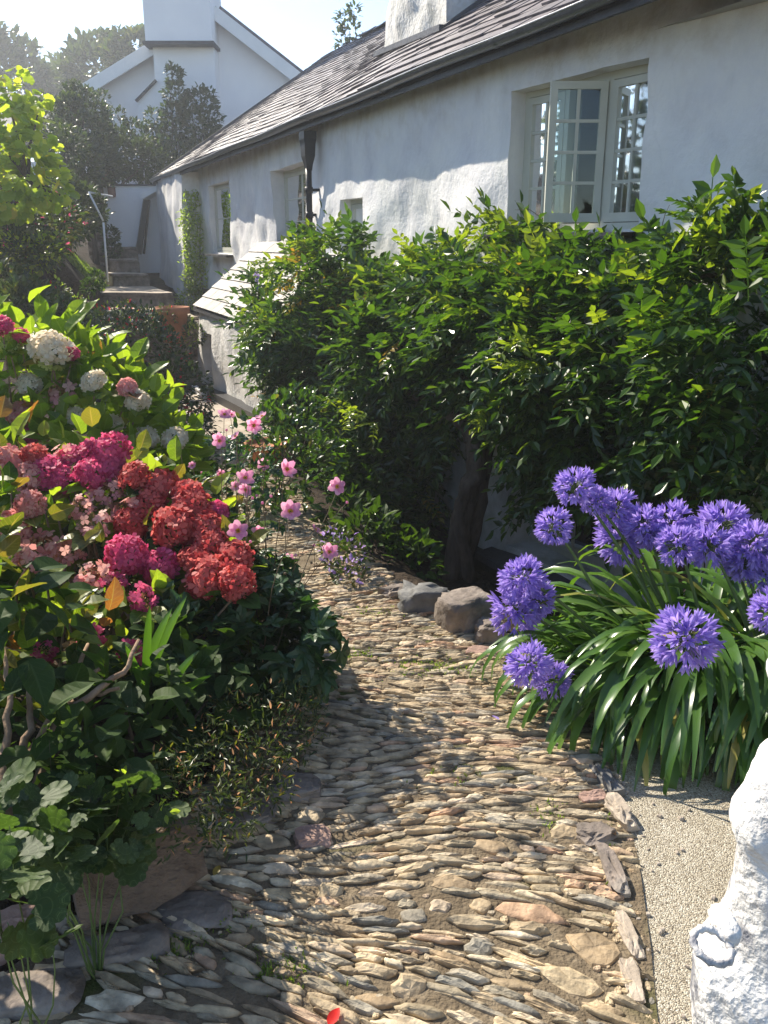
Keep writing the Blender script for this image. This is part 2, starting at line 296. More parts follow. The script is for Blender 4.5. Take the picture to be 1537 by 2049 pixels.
M['anem'] = petal('anemone_petal', (.68, .28, .46), (.84, .50, .64), tr=.5)
M['yellow'] = petal('flower_centre', (.62, .34, .03), (.75, .50, .06), tr=.1)
M['agap'] = petal('agapanthus_petal', (.27, .19, .58), (.52, .41, .82), tr=.4, tint=(1.2, 1.1, 1.2))
M['lilac'] = petal('lilac_petal', (.30, .22, .60), (.50, .40, .75))
M['redflower'] = petal('fuchsia_flower', (.50, .02, .04), (.72, .07, .10))
M['orangebit'] = petal('seed_head', (.45, .20, .08), (.60, .38, .20))
M['fallenred'] = petal('fallen_red_petal', (.70, .02, .02), (.80, .05, .04))

# ------------------------------------------------------------------ leaf templates (x side, y along, z normal)
def tpl_kite(l=1, w_=.4, fold=.12):
    v = np.array([(0, 0, 0), (-w_*.46, .26, fold*.8), (-w_*.5, .56, fold), (0, 1, -.06), (w_*.5, .55, fold), (w_*.42, .28, fold*.8)], float)*(1, l, 1)
    return v, [[[0, 3, 2, 1], [0, 5, 4, 3]]], np.array([(0, 0), (-1, .28), (-1, .55), (0, 1), (1, .55), (1, .28)], float)
def tpl_leaf(w_=.6, n=6, fold=.10, droop=.18, wave=.03, ser=0.0, seed=0):
    r = np.random.default_rng(seed); v = []; uv = []
    for i in range(n+1):
        t = i/n; ww = w_/2*(math.sin(math.pi*min(t**.8, 1))**.75 if 0 < t < 1 else (0.02))
        if ser and i % 2: ww *= 1+ser
        zc = -droop*t*t
        wv = wave*math.sin(t*9+seed)
        v += [(-ww, t-(.03 if ser and i % 2 else 0), zc+fold*(ww/w_*2)+wv), (0, t, zc), (ww, t, zc+fold*(ww/w_*2)-wv)]
        uv += [(-1, t), (0, t), (1, t)]
    f = []
    for i in range(n):
        a = i*3; f += [[a, a+1, a+4, a+3], [a+1, a+2, a+5, a+4]]
    return np.array(v, float), [f], np.array(uv, float)
def tpl_pinnate(pairs=6, L=1.0, ll=.30, lw=.10, seed=0, droop=.35):
    r = np.random.default_rng(seed); V = []; F = []; U = []; n = 0
    kv, kf, ku = tpl_kite(1, .44, .07)
    def rach(t): return np.array((0, t*L, -droop*t*t*L))
    for i in range(pairs+1):
        t = .2+.75*i/pairs; p = rach(min(t, .97))
        for sd_ in ((-1, 1) if i < pairs else (0,)):
            ang = sd_*R(62+r.uniform(-12, 12)); dr = r.uniform(.1, .5)
            d = unit(np.array((math.sin(ang), math.cos(ang), -dr))); nn = unit(np.array((r.uniform(-.3, .3), r.uniform(-.3, .3), 1))); sdv = unit(np.cross(d, nn)); n2 = np.cross(sdv, d)
            sc = ll*r.uniform(.8, 1.1)*(1 if i < pairs else 1.1)
            V.append((kv*sc) @ np.stack([sdv, d, n2], 0)+p); F += [[q+n for q in f] for f in kf[0]]; U.append(ku); n += len(kv)
    # rachis strip
    ts = np.linspace(0, 1, 4); rp = np.array([rach(t) for t in ts]); ws = .007*L
    V.append(np.concatenate([rp+(-ws, 0, 0), rp+(ws, 0, 0)])); F += [[n+i, n+4+i, n+5+i, n+1+i] for i in range(3)]; U.append(np.zeros((8, 2)))
    return np.concatenate(V), [F], np.concatenate(U)
def tpl_round(lobes=7, cup=.12):
    """a scalloped, nearly round leaf on a short notch, like lady's mantle"""
    v = [(0, .12, 0)]; uv = [(0, 0)]; n = lobes*5
    for ring in (.5, 1.0):
        for i in range(n+1):
            a = R(-158)+R(316)*i/n; s_ = abs(math.sin(lobes*math.pi*i/n)); rr = .5*ring*(.86+.14*s_**.6) if ring == 1 else .25
            x, y = math.sin(a)*rr, .5+math.cos(a)*rr
            if ring == .5: y = .12+(y-.12)*.9
            v.append((x, y, cup*(ring**2)*.5*(1-.5*s_)-.02)); uv.append((1-2*min(s_, 1)+.1 if ring == 1 else .5, .5))
    m = n+1; f3 = [[0, 1+i+1, 1+i] for i in range(n)]; f4 = [[1+i, 2+i, 2+i+m, 1+i+m] for i in range(n)]
    return np.array(v, float), [f3, f4], np.array(uv, float)
def tpl_palm(n=5, seed=0):
    V = []; F = []; U = []; c = 0
    lv, lf, lu = tpl_leaf(.46, 6, .08, .15, .02, .22, seed)
    for i in range(n):
        a = R(-100+200*i/(n-1)); m = np.array([[math.cos(a), math.sin(a), 0], [-math.sin(a), math.cos(a), 0], [0, 0, 1]]); s_ = 1-.3*abs(i-(n-1)/2)/n*2
        V.append((lv*s_*.6) @ m.T*(1, 1, 1)); F += [[q+c for q in f] for f in lf[0]]; U.append(lu); c += len(lv)
    return np.concatenate(V), [F], np.concatenate(U)
T_KITE = tpl_kite(); T_NARROW = tpl_kite(1, .24, .05)
T_HYD = [tpl_leaf(.62, 8, .10, .20, .025, .07, s) for s in range(3)]
T_OV = tpl_leaf(.5, 4, .08, .15)
T_PIN = [tpl_pinnate(5, 1, .31, .1, s, .28+.12*s) for s in range(4)]
T_ROUND = tpl_round(); T_PALM = [tpl_palm(5, s) for s in range(2)]

def frames(d, n):
    d = unit(d); s_ = unit(np.cross(d, n)); n2 = np.cross(s_, d)
    return np.stack([s_, d, n2], -1)
def randdir(n, rng): return unit(rng.normal(size=(n, 3)))
def blobpts(blobs, n, rng, inner=.55, cut=.72, squash=None):
    """points on / near the surface of overlapping ellipsoids, with outward directions; the deep insides are left bare"""
    C = np.array([b[0] for b in blobs], float); Rr = np.array([b[1] if np.ndim(b[1]) else (b[1],)*3 for b in blobs], float)
    wts = (Rr[:, 0]*Rr[:, 1]+Rr[:, 1]*Rr[:, 2]+Rr[:, 0]*Rr[:, 2]); wts /= wts.sum()
    k = rng.choice(len(blobs), n*2, p=wts); d = randdir(n*2, rng); r = rng.uniform(inner, 1.0, n*2)**.6
    lump = .95+.2*noise(d*2.3+k[:, None]*7.1, 5)
    p = C[k]+d*Rr[k]*(r*lump)[:, None]; o = unit(d/Rr[k])
    keep = np.ones(len(p), bool)
    for j in range(len(blobs)):
        q = np.linalg.norm((p-C[j])/Rr[j], axis=1); keep &= ~((q < cut) & (k != j))
    p, o = p[keep][:n], o[keep][:n]
    return p, o
def leaves(mb, p, o, size, rng, tpl, mat=0, up=.5, out=.6, rnd=.5, droop=0.3, smooth=False, nup=.8):
    n = len(p); d = out*o+rnd*randdir(n, rng)+np.array((0, 0, up-droop)); nn = nup*np.array((0, 0, 1.))+.5*o+.45*randdir(n, rng)
    Mx = frames(d, nn)*(size*rng.uniform(.65, 1.15, n))[:, None, None]
    if isinstance(tpl, list):
        k = rng.integers(0, len(tpl), n)
        for i, t in enumerate(tpl): mb.inst(t, Mx[k == i], p[k == i], mat, smooth)
    else: mb.inst(tpl, Mx, p, mat, smooth)
def branchy(mb, base, tips, r0, rng, k=5, mat=0, wob=.08, n=6):
    base = np.asarray(base, float)
    for tp in tips:
        tp = np.asarray(tp, float); t = np.linspace(0, 1, n)[:, None]; mid = base*.45+tp*.55+np.array((0, 0, -.12))*np.linalg.norm(tp-base)
        pts = (1-t)**2*base+2*t*(1-t)*(mid*.5+.5*np.array((base[0]*.7+tp[0]*.3, base[1]*.7+tp[1]*.3, tp[2]*.7+base[2]*.3)))+t*t*tp
        pts[1:-1] += rng.normal(size=(n-2, 3))*wob*np.linalg.norm(tp-base)*.3
        mb.tube(pts, np.linspace(r0, r0*.3, n), k, mat)

#SECTION terrain
# ------------------------------------------------------------------ terrain, path, gravel
PY_ = [0.6, 1.4, 1.7, 2.0, 2.5, 3.0, 3.5, 4.0, 4.4, 5.2, 6.5, 8.4, 10., 11.5, 12.1, 12.25, 15, 18, 22]
PL_ = [-1.1, -.95, -.78, -.60, -.48, -.44, -.42, -.50, -.60, -.88, -1.35, -2.05, -2.65, -3.2, -3.5, -3.65, -4.45, -5.5, -7.]
PR_ = [.50, .53, .60, .66, .71, .66, .50, .14, -.06, -.36, -.80, -1.35, -1.8, -2.5, -2.8, -2.8, -3, -3.5, -4]
def xl(y): return np.interp(y, PY_, PL_)
def xr(y): return np.interp(y, PY_, PR_)
WY = [-2., 3.2, 4.48, 5.12, 6.2, 9.24, 12.3, 18.5]; WX = [5.55, 2.58, 1.82, 1.43, .82, -.48, -1.68, -4.27]
def wx(y): return np.interp(y, WY, WX)
def base_z(y): return np.interp(y, [0, 2.5, 4, 9, 12, 12.2, 12.35, 15, 18, 22, 60, 300], [0, 0, -.06, -.22, -.36, -.36, .3, .4, .9, 1.4, 3.5, 12])
def H(x, y):
    x = np.asarray(x, float); y = np.asarray(y, float); b = base_z(y)
    dl = np.clip(xl(y)-x, 0, None); dr = np.clip(x-xr(y), 0, None)
    sl = np.interp(y, [0, 2, 4, 6, 8, 12, 15, 18, 25, 60], [.05, .10, .16, .35, .55, 1.5, 1.3, .7, .4, .1])
    lift = np.interp(y, [1.0, 1.6, 2.5, 4, 7, 11, 12.3, 17, 19], [.02, .08, .16, .18, .12, .22, .35, .3, .1])
    left = lift*sstep(dl, .03, .35)+np.minimum(sl*np.clip(dl-.25, 0, None), np.interp(y, [0, 5, 12, 30], [.5, 1.2, 2.6, 3.5]))
    right = (-.74-b)*sstep(y, 3.5, 4.7)*sstep(dr, .12, .95)*(1-.75*sstep(y, 7, 9))
    right = np.where(y > 12, 0, right)
    n = .025*fbm(st3(x*2.3, y*2.3, 0), 3, 3)*(sstep(dl, .02, .3)+sstep(dr, .15, .5))*np.where((y < 3.1) & (x > 0), 0, 1)
    return b+left+right+n
def axis(lo, hi, fine, a, b, grow=1.25):
    out = list(np.arange(a, b+1e-6, fine)); s_ = fine; x = b
    while x < hi: s_ *= grow; x += s_; out.append(x)
    s_ = fine; x = a; pre = []
    while x > lo: s_ *= grow; x -= s_; pre.append(x)
    return np.array(pre[::-1]+out)
gx = axis(-90, 90, .07, -5, 3); gy = axis(-30, 120, .07, .3, 13.5)
X, Y = np.meshgrid(gx, gy, indexing='ij')
mb = MB(); mb.grid(st3(X, Y, H(X, Y)), 0); tag(mb.build('ground', M['soil']), kind='structure')

# gravel sheet, right of the path edge stones
gyy = np.linspace(-1.2, 3.08, 70); gtt = np.linspace(0, 1, 60)
GY, GT = np.meshgrid(gyy, gtt, indexing='ij'); GX = (xr(GY)+.03)*(1-GT)+3.2*GT
mb = MB(); mb.grid(st3(GX, GY, base_z(GY)+.006+.004*noise(st3(GX*4, GY*4, 0))), 0, flip=True); tag(mb.build('gravel', M['gravel']), kind='structure')

# cobbled path: dirt bed with hundreds of pitched stones set in it
rng = np.random.default_rng(5)
py = np.linspace(.4, 12.15, 260); pt = np.linspace(-.04, 1.04, 26)
PYY, PTT = np.meshgrid(py, pt, indexing='ij'); PXX = xl(PYY)*(1-PTT)+xr(PYY)*PTT
mb = MB(); mb.grid(st3(PXX, PYY, base_z(PYY)+.0085+.005*fbm(st3(PXX*12, PYY*12, 0), 2, 9)), 1, flip=True)
def stone_tpl(seed, boxy=.55, k=12, rings=4):
    r = np.random.default_rng(seed); th = np.arange(k)*2*np.pi/k+r.uniform(0, .5); V = []; sq = r.uniform(.30, .6)
    prof = r.uniform(.78, 1.12, k)
    for j in range(rings):
        ph = (j/(rings))*math.pi/2; c = math.cos(ph)**sq; zz = math.sin(ph)**.7
        xx = np.sign(np.cos(th))*np.abs(np.cos(th))**(boxy+.25)*c*prof; yy = np.sign(np.sin(th))*np.abs(np.sin(th))**r.uniform(.6, 1.25)*c*np.roll(prof, 3)
        V.append(np.stack([xx, yy, np.full(k, zz)*(1+.13*r.normal(size=k))], 1))
    low = V[0].copy(); low[:, 2] = -.9; V = [low]+V
    V = np.concatenate(V+[np.array([[0, 0, 1.0+r.uniform(-.04, .04)]])])
    sk = r.uniform(-.25, .25); V[:, 1] += sk*V[:, 0]*V[:, 0]*.8; V[:, 2] += r.uniform(-.2, .2)*V[:, 0]*(V[:, 2] > 0)
    f = []
    for j in range(rings):
        for i in range(k): f.append([j*k+i, j*k+(i+1) % k, (j+1)*k+(i+1) % k, (j+1)*k+i])
    top = rings*k; t3 = [[top+i, top+(i+1) % k, (rings+1)*k] for i in range(k)]
    return V, [f, t3], np.zeros((len(V), 2))
ST = [stone_tpl(s) for s in range(14)]
ths = lambda y: np.interp(y, [1.0, 1.5, 1.9, 2.4, 3.0, 3.6, 4.4, 6], [-.34, -.30, -.20, -.06, .02, .10, .18, .15])
recs = []
y = .55
while y < 9.2:
    rowh = rng.uniform(.016, .032)*(1.05 if y < 2.0 else 1.0)
    if rng.random() < .10: rowh *= 1.45
    x = float(xl(y))-.02+rng.uniform(-.08, 0); xe = float(xr(y))+.04; xc = (x+xe)/2
    while x < xe:
        ln = rng.uniform(.05, .155)
        if rng.random() < .08: ln *= 1.35
        cx = x+ln/2; th = float(ths(y)); yy = y+th*(cx-xc)+.05*float(noise(np.array([cx*1.7, y*1.1, 3.3])))+rng.normal()*.003
        if float(xl(yy))-.06 < cx < float(xr(yy))+.025:
            bare = float(noise(np.array([cx*2.2, yy*2.0, 8.8])))
            if not (bare > .74) and rng.random() > .03:
                recs.append((cx, yy, ln*.5*1.0, rowh*.5*rng.uniform(.72, 1.08), th+rng.normal()*.10+.32*float(noise(np.array([cx*2.5, y*2.5, 1.]))), rng.uniform(.008, .018)+.08*rowh))
        x += ln*rng.uniform(.86, 1.0)
    y += rowh*rng.uniform(.74, .90)
# larger rounded cobbles in the foreground
for (u, v, lu, wv, a) in [(830, 1840, 60, 40, 0), (880, 1820, 48, 34, -.1), (960, 1905, 62, 48, 0), (962, 1820, 46, 36, 0), (905, 1775, 90, 42, -.2), (980, 1700, 90, 40, -.2), (1060, 1835, 150, 46, -.3), (820, 1985, 70, 66, .1), (560, 1745, 85, 30, -.1), (660, 1790, 60, 40, 0), (1190, 1905, 110, 80, -.5), (1140, 1970, 130, 60, -.45), (640, 1690, 60, 34, 0), (1130, 1672, 70, 34, 0), (250, 1890, 90, 34, .2), (480, 1885, 70, 30, 0), (620, 1640, 66, 34, 0), (545, 1690, 80, 40, -.1), (1085, 1545, 110, 22, -.1), (1010, 1480, 70, 16, -.1), (820, 1365, 90, 22, 0), (120, 1960, 120, 60, .1), (230, 2010, 110, 50, 0), (90, 2030, 100, 50, .1)]:
    g = G(u, v, 0); px = FPX/np.linalg.norm(g-(0, 0, CAM_Z)); dep = (CAM_Z)/np.linalg.norm(g-(0, 0, CAM_Z))
    hx, hy = lu/2/px*.9, wv/2/px/dep*.62
    recs = [q for q in recs if not (abs(q[0]-g[0]) < hx*.9+q[2]*.5 and abs(q[1]-g[1]) < hy*.9+q[3]*.5)]
    recs.append((g[0], g[1], hx, hy, a, .015))
rc = np.array(recs)
A = rc[:, 4]; tl = rng.uniform(-.15, .6, len(rc)); ca, sa = np.cos(A), np.sin(A); ct, stt = np.cos(tl), np.sin(tl); z0 = np.zeros(len(rc)); o1 = z0+1
Rz = np.stack([np.stack([ca, -sa, z0], -1), np.stack([sa, ca, z0], -1), np.stack([z0, z0, o1], -1)], 1)
Rx = np.stack([np.stack([o1, z0, z0], -1), np.stack([z0, ct, -stt], -1), np.stack([z0, stt, ct], -1)], 1)
Mx = Rz @ Rx * np.stack([rc[:, 2], rc[:, 3], rc[:, 5]], -1)[:, None, :]
kk = rng.integers(0, len(ST), len(rc)); pos = st3(rc[:, 0], rc[:, 1], base_z(rc[:, 1])+.004)
for i, t in enumerate(ST): mb.inst(t, Mx[kk == i], pos[kk == i], 0, i % 3 == 0)
nch = 1500; cy_ = rng.uniform(1.1, 6, nch)**1.0; ct_ = np.concatenate([rng.uniform(0, 1, nch-500), rng.uniform(.95, 1.04, 500)]); cx_ = xl(cy_)*(1-ct_)+xr(cy_)*ct_
sz_ = rng.uniform(.003, .010, nch); aa = rng.uniform(0, 6.28, nch); Mc = np.stack([np.stack([np.cos(aa), -np.sin(aa), 0*aa], -1), np.stack([np.sin(aa), np.cos(aa), 0*aa], -1), np.stack([0*aa, 0*aa, 0*aa+1], -1)], 1)*np.stack([sz_*1.4, sz_, sz_*.8], -1)[:, None, :]
mb.inst(ST[3], Mc, st3(cx_, cy_, base_z(cy_)+.006), 0, False)
tag(mb.build('cobbled_path', [M['cobble'], M['mortar']]), kind='structure')
# cement apron in front of the little outhouse
cy = np.linspace(7.9, 11.6, 40); ctt = np.linspace(0, 1, 12); CY, CT = np.meshgrid(cy, ctt, indexing='ij'); CX = (xl(CY)+.05)*(1-CT)+(xr(CY)+.35)*CT
mb = MB(); mb.grid(st3(CX, CY, base_z(CY)+.035+.004*noise(st3(CX*3, CY*3, 1))), 0, flip=True); tag(mb.build('cement_path', M['cement']), kind='structure')

def rock_mesh(mb, c, r, rng, mat=0, rot=0, lump=.28, n=14, m=9, flat=False):
    th = np.arange(n)*2*np.pi/n; ph = np.linspace(-np.pi/2, np.pi/2, m)[1:-1]
    d = np.concatenate([np.stack([np.outer(np.cos(ph), np.cos(th)).ravel(), np.outer(np.cos(ph), np.sin(th)).ravel(), np.repeat(np.sin(ph), n)], 1), [[0, 0, -1], [0, 0, 1]]])
    sd_ = rng.uniform(0, 99); d2 = np.sign(d)*np.abs(d)**.75; d2 = np.clip(d2*(1+lump*fbm(d*1.9+sd_, 4, 2))[:, None], -.93, .93)*np.asarray(r)
    c_, s_ = math.cos(rot), math.sin(rot); v = d2 @ np.array([[c_, s_, 0], [-s_, c_, 0], [0, 0, 1]])+np.asarray(c)
    f = []; q = m-2
    for j in range(q-1):
        for i in range(n): f.append([j*n+i, j*n+(i+1) % n, (j+1)*n+(i+1) % n, (j+1)*n+i])
    b, t = q*n, q*n+1
    tr = [[b, (i+1) % n, i] for i in range(n)]+[[t, (q-1)*n+i, (q-1)*n+(i+1) % n] for i in range(n)]
    mb.add(v, [f, tr], mat, not flat)
def rock(label, u, v, size, mat, rot=0, group='stones edging the path and beds', z=None, lift=.3, lump=.28, name='edging_stone', cat='stone'):
    g = G(u, v, -.02 if z is None else z); zz = float(H(g[0], g[1])) if z is None else z
    mb = MB(); s_ = np.array(size); rock_mesh(mb, (0, 0, s_[2]*lift), s_, rng, 0, rot, lump+.1, 22, 15, flat=max(size) < .11)
    o = mb.build(name, M[mat]); o.location = (g[0], g[1], zz); tag(o, label, cat, group); return o
GE = 'stones edging the gravel strip'
rock('dark blue-grey upright slate edging stone at the top corner of the gravel', 1212, 1580, (.028, .085, .035), 'rockslate', .22, GE)
rock('pale pinkish-white edging stone halfway up the left side of the gravel', 1238, 1650, (.03, .075, .04), 'rockpale', .25, GE)
rock('narrow upright brown slate edging stone just below the pale pinkish one', 1222, 1765, (.026, .10, .03), 'rock', .05, GE)
rock('long thin tan edging stone between the gravel and the large flat cobbles', 1255, 1895, (.022, .075, .025), 'rockpale', .12, GE)
rock('broad tan wedge-shaped edging stone at the bottom of the gravel edge', 1262, 1985, (.024, .07, .02), 'rockpale', -.1, GE)
rock('squat brown edging stone jutting into the path beside the pale pinkish one', 1190, 1690, (.06, .045, .03), 'rock', .4, GE)
rock('small reddish-brown edging stone right below the blue-grey slate one', 1185, 1615, (.045, .03, .025), 'rockpink', .1, GE)
GB = 'rocks along the shaded bed'
rock('big rough brown boulder with lit left face at the edge of the shaded bed', 930, 1245, (.13, .10, .13), 'rock', .5, GB, lump=.35)
rock('rounded brown rock with a hollow between the big boulder and the agapanthus', 980, 1275, (.07, .07, .075), 'rock', 0, GB)
rock('pale rough block of rock half under the agapanthus heads', 1035, 1290, (.085, .05, .045), 'rockpale', .2, GB)
rock('dark grey rock in the shade to the left of the big boulder', 850, 1205, (.15, .10, .10), 'rockslate', .2, GB)
rock('small dark rock furthest up the shaded bed edge, left of the grey one', 790, 1180, (.08, .06, .05), 'rock', .6, GB)
rock('flat tan rock on the ground below the hollow rock', 965, 1305, (.07, .045, .02), 'rockpink', -.4, GB)
GL = 'stones along the left flower bed'
rock('pink pitted cobble lying loose at the left edge of the path', 625, 1700, (.058, .04, .03), 'rockpink', .1, GL)
rock('flat grey flagstone in the shade left of the path, nearest the brown slab', 385, 1850, (.11, .08, .022), 'rock', .2, GL)
rock('long dark grey rock lying across the foot of the left bed', 240, 1925, (.13, .045, .04), 'rock', .25, GL)
rock('pinkish-brown pointed rock at the left edge of the photo among round leaves', 30, 1905, (.09, .06, .055), 'rockpink', .6, GL)
rock('narrow speckled pale stone standing on its side below the brown slab', 110, 1850, (.022, .07, .045), 'rockpale', .75, GL)
rock('small orange-pink pebble at the foot of the brown slab', 300, 1820, (.022, .018, .018), 'rockpink', 0, GL)
rock('dark squared rock under the low plants at the left path edge', 590, 1600, (.09, .06, .04), 'rock', 0, GL)
rock('grey squared rock in the shadow above the pink cobble', 500, 1650, (.09, .06, .03), 'rock', .2, GL)
rock('flat dark stone at the bottom left corner of the photo', 70, 2010, (.12, .07, .03), 'rock', .1, GL)
# big brown slab leaning on the left bed
mb = MB(); a = G(150, 1800, .10); b = G(400, 1690, .12)
d = b-a; n = 9; pts = []
tt = np.linspace(0, 1, 14); ww = np.linspace(-1, 1, 7); TT, WW = np.meshgrid(tt, ww, indexing='ij')
dn = unit(np.array([d[1], -d[0], 0]))
up_ = unit(np.array((0, 0, 1.))*.85-dn*.5)
wd = .082*(1-.35*(TT-.5)**2*2)
top = a+d*TT[..., None]+up_*(WW*wd)[..., None]+dn*(.02+.01*fbm(st3(TT*4, WW*2, 0), 3))[..., None]
bot = top-dn*.05
mb.grid(top, 0, True, flip=True); mb.grid(bot, 0, True)
for e in (0, -1): mb.grid(np.stack([top[:, e], bot[:, e]], 1), 0, False); mb.grid(np.stack([top[e], bot[e]], 1), 0, False)
tag(mb.build('leaning_slab', M['slabbrown']), 'large smooth brown stone slab leaning along the shaded left bed', 'stone slab')

#SECTION buildings
# ------------------------------------------------------------------ cottage
def wall_y(u, v):
    a, b = rv(u, v); ys = np.linspace(2, 18.5, 3000); k = np.argmin(np.abs(wx(ys)-a*ys)); return float(ys[k]), CAM_Z+b*float(ys[k])
def wn_(y):   # outward normal (towards the path)
    s_ = (wx(y+.05)-wx(y-.05))/.1; n = np.stack(np.broadcast_arrays(-1.0, s_, 0.), -1); return unit(n)
def wallgrid(mb, pos, nrm, ss, zs, holes, step, depth, disp, mat=0, rmat=0, wob=.012):
    """a lumpy wall sheet with real openings; pos(s,z) -> point, nrm(s) outward; holes (s0,s1,z0,z1)"""
    def ax(lo, hi, marks):
        m = sorted(set([lo, hi]+[q for q in marks if lo < q < hi])); o = []
        for a, b in zip(m[:-1], m[1:]): o += list(np.linspace(a, b, max(2, int(round((b-a)/step))+1))[:-1])
        return np.array(o+[hi])
    sa = ax(ss[0], ss[1], [h[i] for h in holes for i in (0, 1)]); za = ax(zs[0], zs[1], [h[i] for h in holes for i in (2, 3)])
    S_, Z_ = np.meshgrid(sa, za, indexing='ij')
    s2 = S_+wob*noise(st3(S_*2.2, Z_*2.2, 4)); z2 = Z_+wob*noise(st3(S_*2.2, Z_*2.2, 9))
    g = pos(s2, z2)+nrm(s2)*disp(S_, Z_)[..., None]
    sm = (sa[:-1]+sa[1:])/2; zm = (za[:-1]+za[1:])/2; mask = np.ones((len(sm), len(zm)), bool)
    for (a, b, c, d) in holes: mask &= ~((sm[:, None] > a) & (sm[:, None] < b) & (zm[None] > c) & (zm[None] < d))
    mb.grid(g, mat, True, mask)
    for (a, b, c, d) in holes:
        ia = np.where((sa >= a-1e-6) & (sa <= b+1e-6))[0]; iz = np.where((za >= c-1e-6) & (za <= d+1e-6))[0]
        for edge in (g[ia, iz[0]], g[ia, iz[-1]], g[ia[0], iz], g[ia[-1], iz]):
            mid_s = (a+b)/2; inn = edge-nrm(np.array(mid_s))*depth
            e0 = edge; e1 = edge*.9+inn*.1; mb.grid(np.stack([e0, (e0+inn)/2, inn], 1), rmat, False)
cottage = thing('cottage', 'long low whitewashed cottage with slate roof and black gutter along the right of the path', 'cottage', loc=(0, 12, 0))
def cb(mb, name, mats, parent=None, **k):
    par = parent or cottage; o = mb.build(name, mats, par)
    # children keep their world place
    q = par; off = Vector((0, 0, 0))
    while q: off += q.location; q = q.parent
    o.location = -off if o.location.length == 0 else o.location-off
    return o
# openings from the photograph's window corners
def hole(uf, vf, un, vn, ub=None, vb=None):
    y1, zt1 = wall_y(uf, vf); y0, zt0 = wall_y(un, vn); _, zb = wall_y(ub, vb); return [y0, y1, zb, (zt0+zt1)/2]
HB = hole(1022, 183, 1302, 115, 1280, 457)
H1 = hole(415, 366, 458, 366, 455, 508)
H2 = hole(541, 337, 612, 327, 575, 505)
H3 = hole(684, 398, 729, 398, 705, 505)
yl0, zl0 = wall_y(1027, 1010); 
HL = [4.55, yl0, -.50, .35]
print('holes', HB, H1, H2, H3, HL)
def cdisp(y, z):
    low = sstep(2.75-z, .15, 1.2)
    d = .045*noise(st3(y*1.1, z*.8, 2))*low+.028*noise(st3(y*2.6, z*2.1, 5))*(.25+low)+.010*noise(st3(y*7, z*6, 7))+.004*noise(st3(y*17, z*15, 8))
    d = d+.024*fbm(st3(y*4.2, z*3.4, 31), 2, 6)*low+.05*sstep(1.6-z, 0, 1.6)              # battered foot
    # thickened plaster round the middle openings
    d = d+.05*np.exp(-((y-8.3)/.35)**2)*sstep(2.35-z, 0, .5)+.05*np.exp(-((y-9.6)/.5)**2)*sstep(2.3-z, 0, .6)+.04*np.exp(-((y-6.6)/.35)**2)*sstep(2.3-z, 0, .6)
    return d
mb = MB()
wallgrid(mb, lambda s_, z_: st3(wx(s_), s_, z_), wn_, (-.8, 18.5), (-.95, 2.84), [tuple(HB), tuple(H1), tuple(H2), tuple(H3), tuple(HL)], .062, .24, cdisp)
cb(mb, 'front_wall', M['oldwall'])
# the end bay that stands forward of the rest
Dv = np.array((.392, -.920, 0)); Iv = np.array((.920, .392, 0))
def slabpts(a, b, z0, z1): return a, b
E0 = np.array((-4.60, 18.40, 0)); Lb = 2.72
mb = MB()
bd = lambda s_, z_: .035*noise(st3(s_*2.2, z_*1.4, 12))+.018*noise(st3(s_*5, z_*4, 3))+.05*sstep(1.6-z_, 0, 1.2)
wallgrid(mb, lambda s_, z_: E0+Dv*s_[..., None]+st3(0, 0, z_), lambda s_: -Iv+0*np.asarray(s_)[..., None], (0, Lb), (.1, 2.80), [], .07, .2, bd)
# its return facing down the path
c0 = E0+Dv*Lb; zz = np.linspace(.1, 2.80, 40); qq = np.linspace(0, .55, 8); Q, Z_ = np.meshgrid(qq, zz, indexing='ij')
off = bd(np.full(40, Lb), zz)
mb.grid(c0+Iv*Q[..., None]+st3(0, 0, Z_)+(-Iv*off[None, :, None])*(1-Q[..., None]/.55)+Dv*(.01*noise(st3(Q*3, Z_*3, 1)))[..., None], 0, True)
cb(mb, 'end_bay', M['oldwall'])
mb = MB(); tb = np.linspace(0, 1, 2)
s0 = E0+Dv*Lb*.98-Iv*.07
mb.beam(E0-Iv*.10+(0, 0, .42), E0+Dv*(Lb+.02)-Iv*.10+(0, 0, .42), .03, .35)
cb(mb, 'bay_plinth', M['blackpaint'])
# rear, gables and floor, so that the rooms are closed and dark
mb = MB()
def quad(mb, pts, mat=0): mb.add(np.array(pts), [[[0, 1, 2, 3]]], mat)
rp = lambda s_, L, z: np.array((-4.66, 18.5, 0))+Dv*s_+Iv*L+np.array((0, 0, z))
F0 = np.array((-4.4, 18.5)); 
for dpt, mt in ((0, 0),):
    far0, far1 = rp(0, .25, 0), rp(0, 7.3, 0); near0, near1 = rp(20.5, .3, 0), rp(20.5, 7.3, 0)
    for a, b in ((far0, far1), (far1, near1), (near1, near0)):
        mb.beam(a+(0, 0, .9), b+(0, 0, .9), .3, 3.8)
    for q in (far0, near0):
        ap = q+Iv*3.55; g1 = q+Iv*7.05
        mb.add(np.array([q+(0, 0, 2.8), g1+(0, 0, 2.8), ap+(0, 0, 5.25)]), [[[0, 1, 2]]], 0)
cb(mb, 'rear_walls', M['lime'])
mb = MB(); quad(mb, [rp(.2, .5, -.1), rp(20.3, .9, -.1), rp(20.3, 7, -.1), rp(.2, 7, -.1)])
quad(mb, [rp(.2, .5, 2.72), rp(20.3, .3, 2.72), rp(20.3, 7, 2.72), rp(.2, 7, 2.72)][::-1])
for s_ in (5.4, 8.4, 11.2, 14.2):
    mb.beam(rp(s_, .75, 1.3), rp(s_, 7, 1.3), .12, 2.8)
cb(mb, 'room_linings', M['room'])
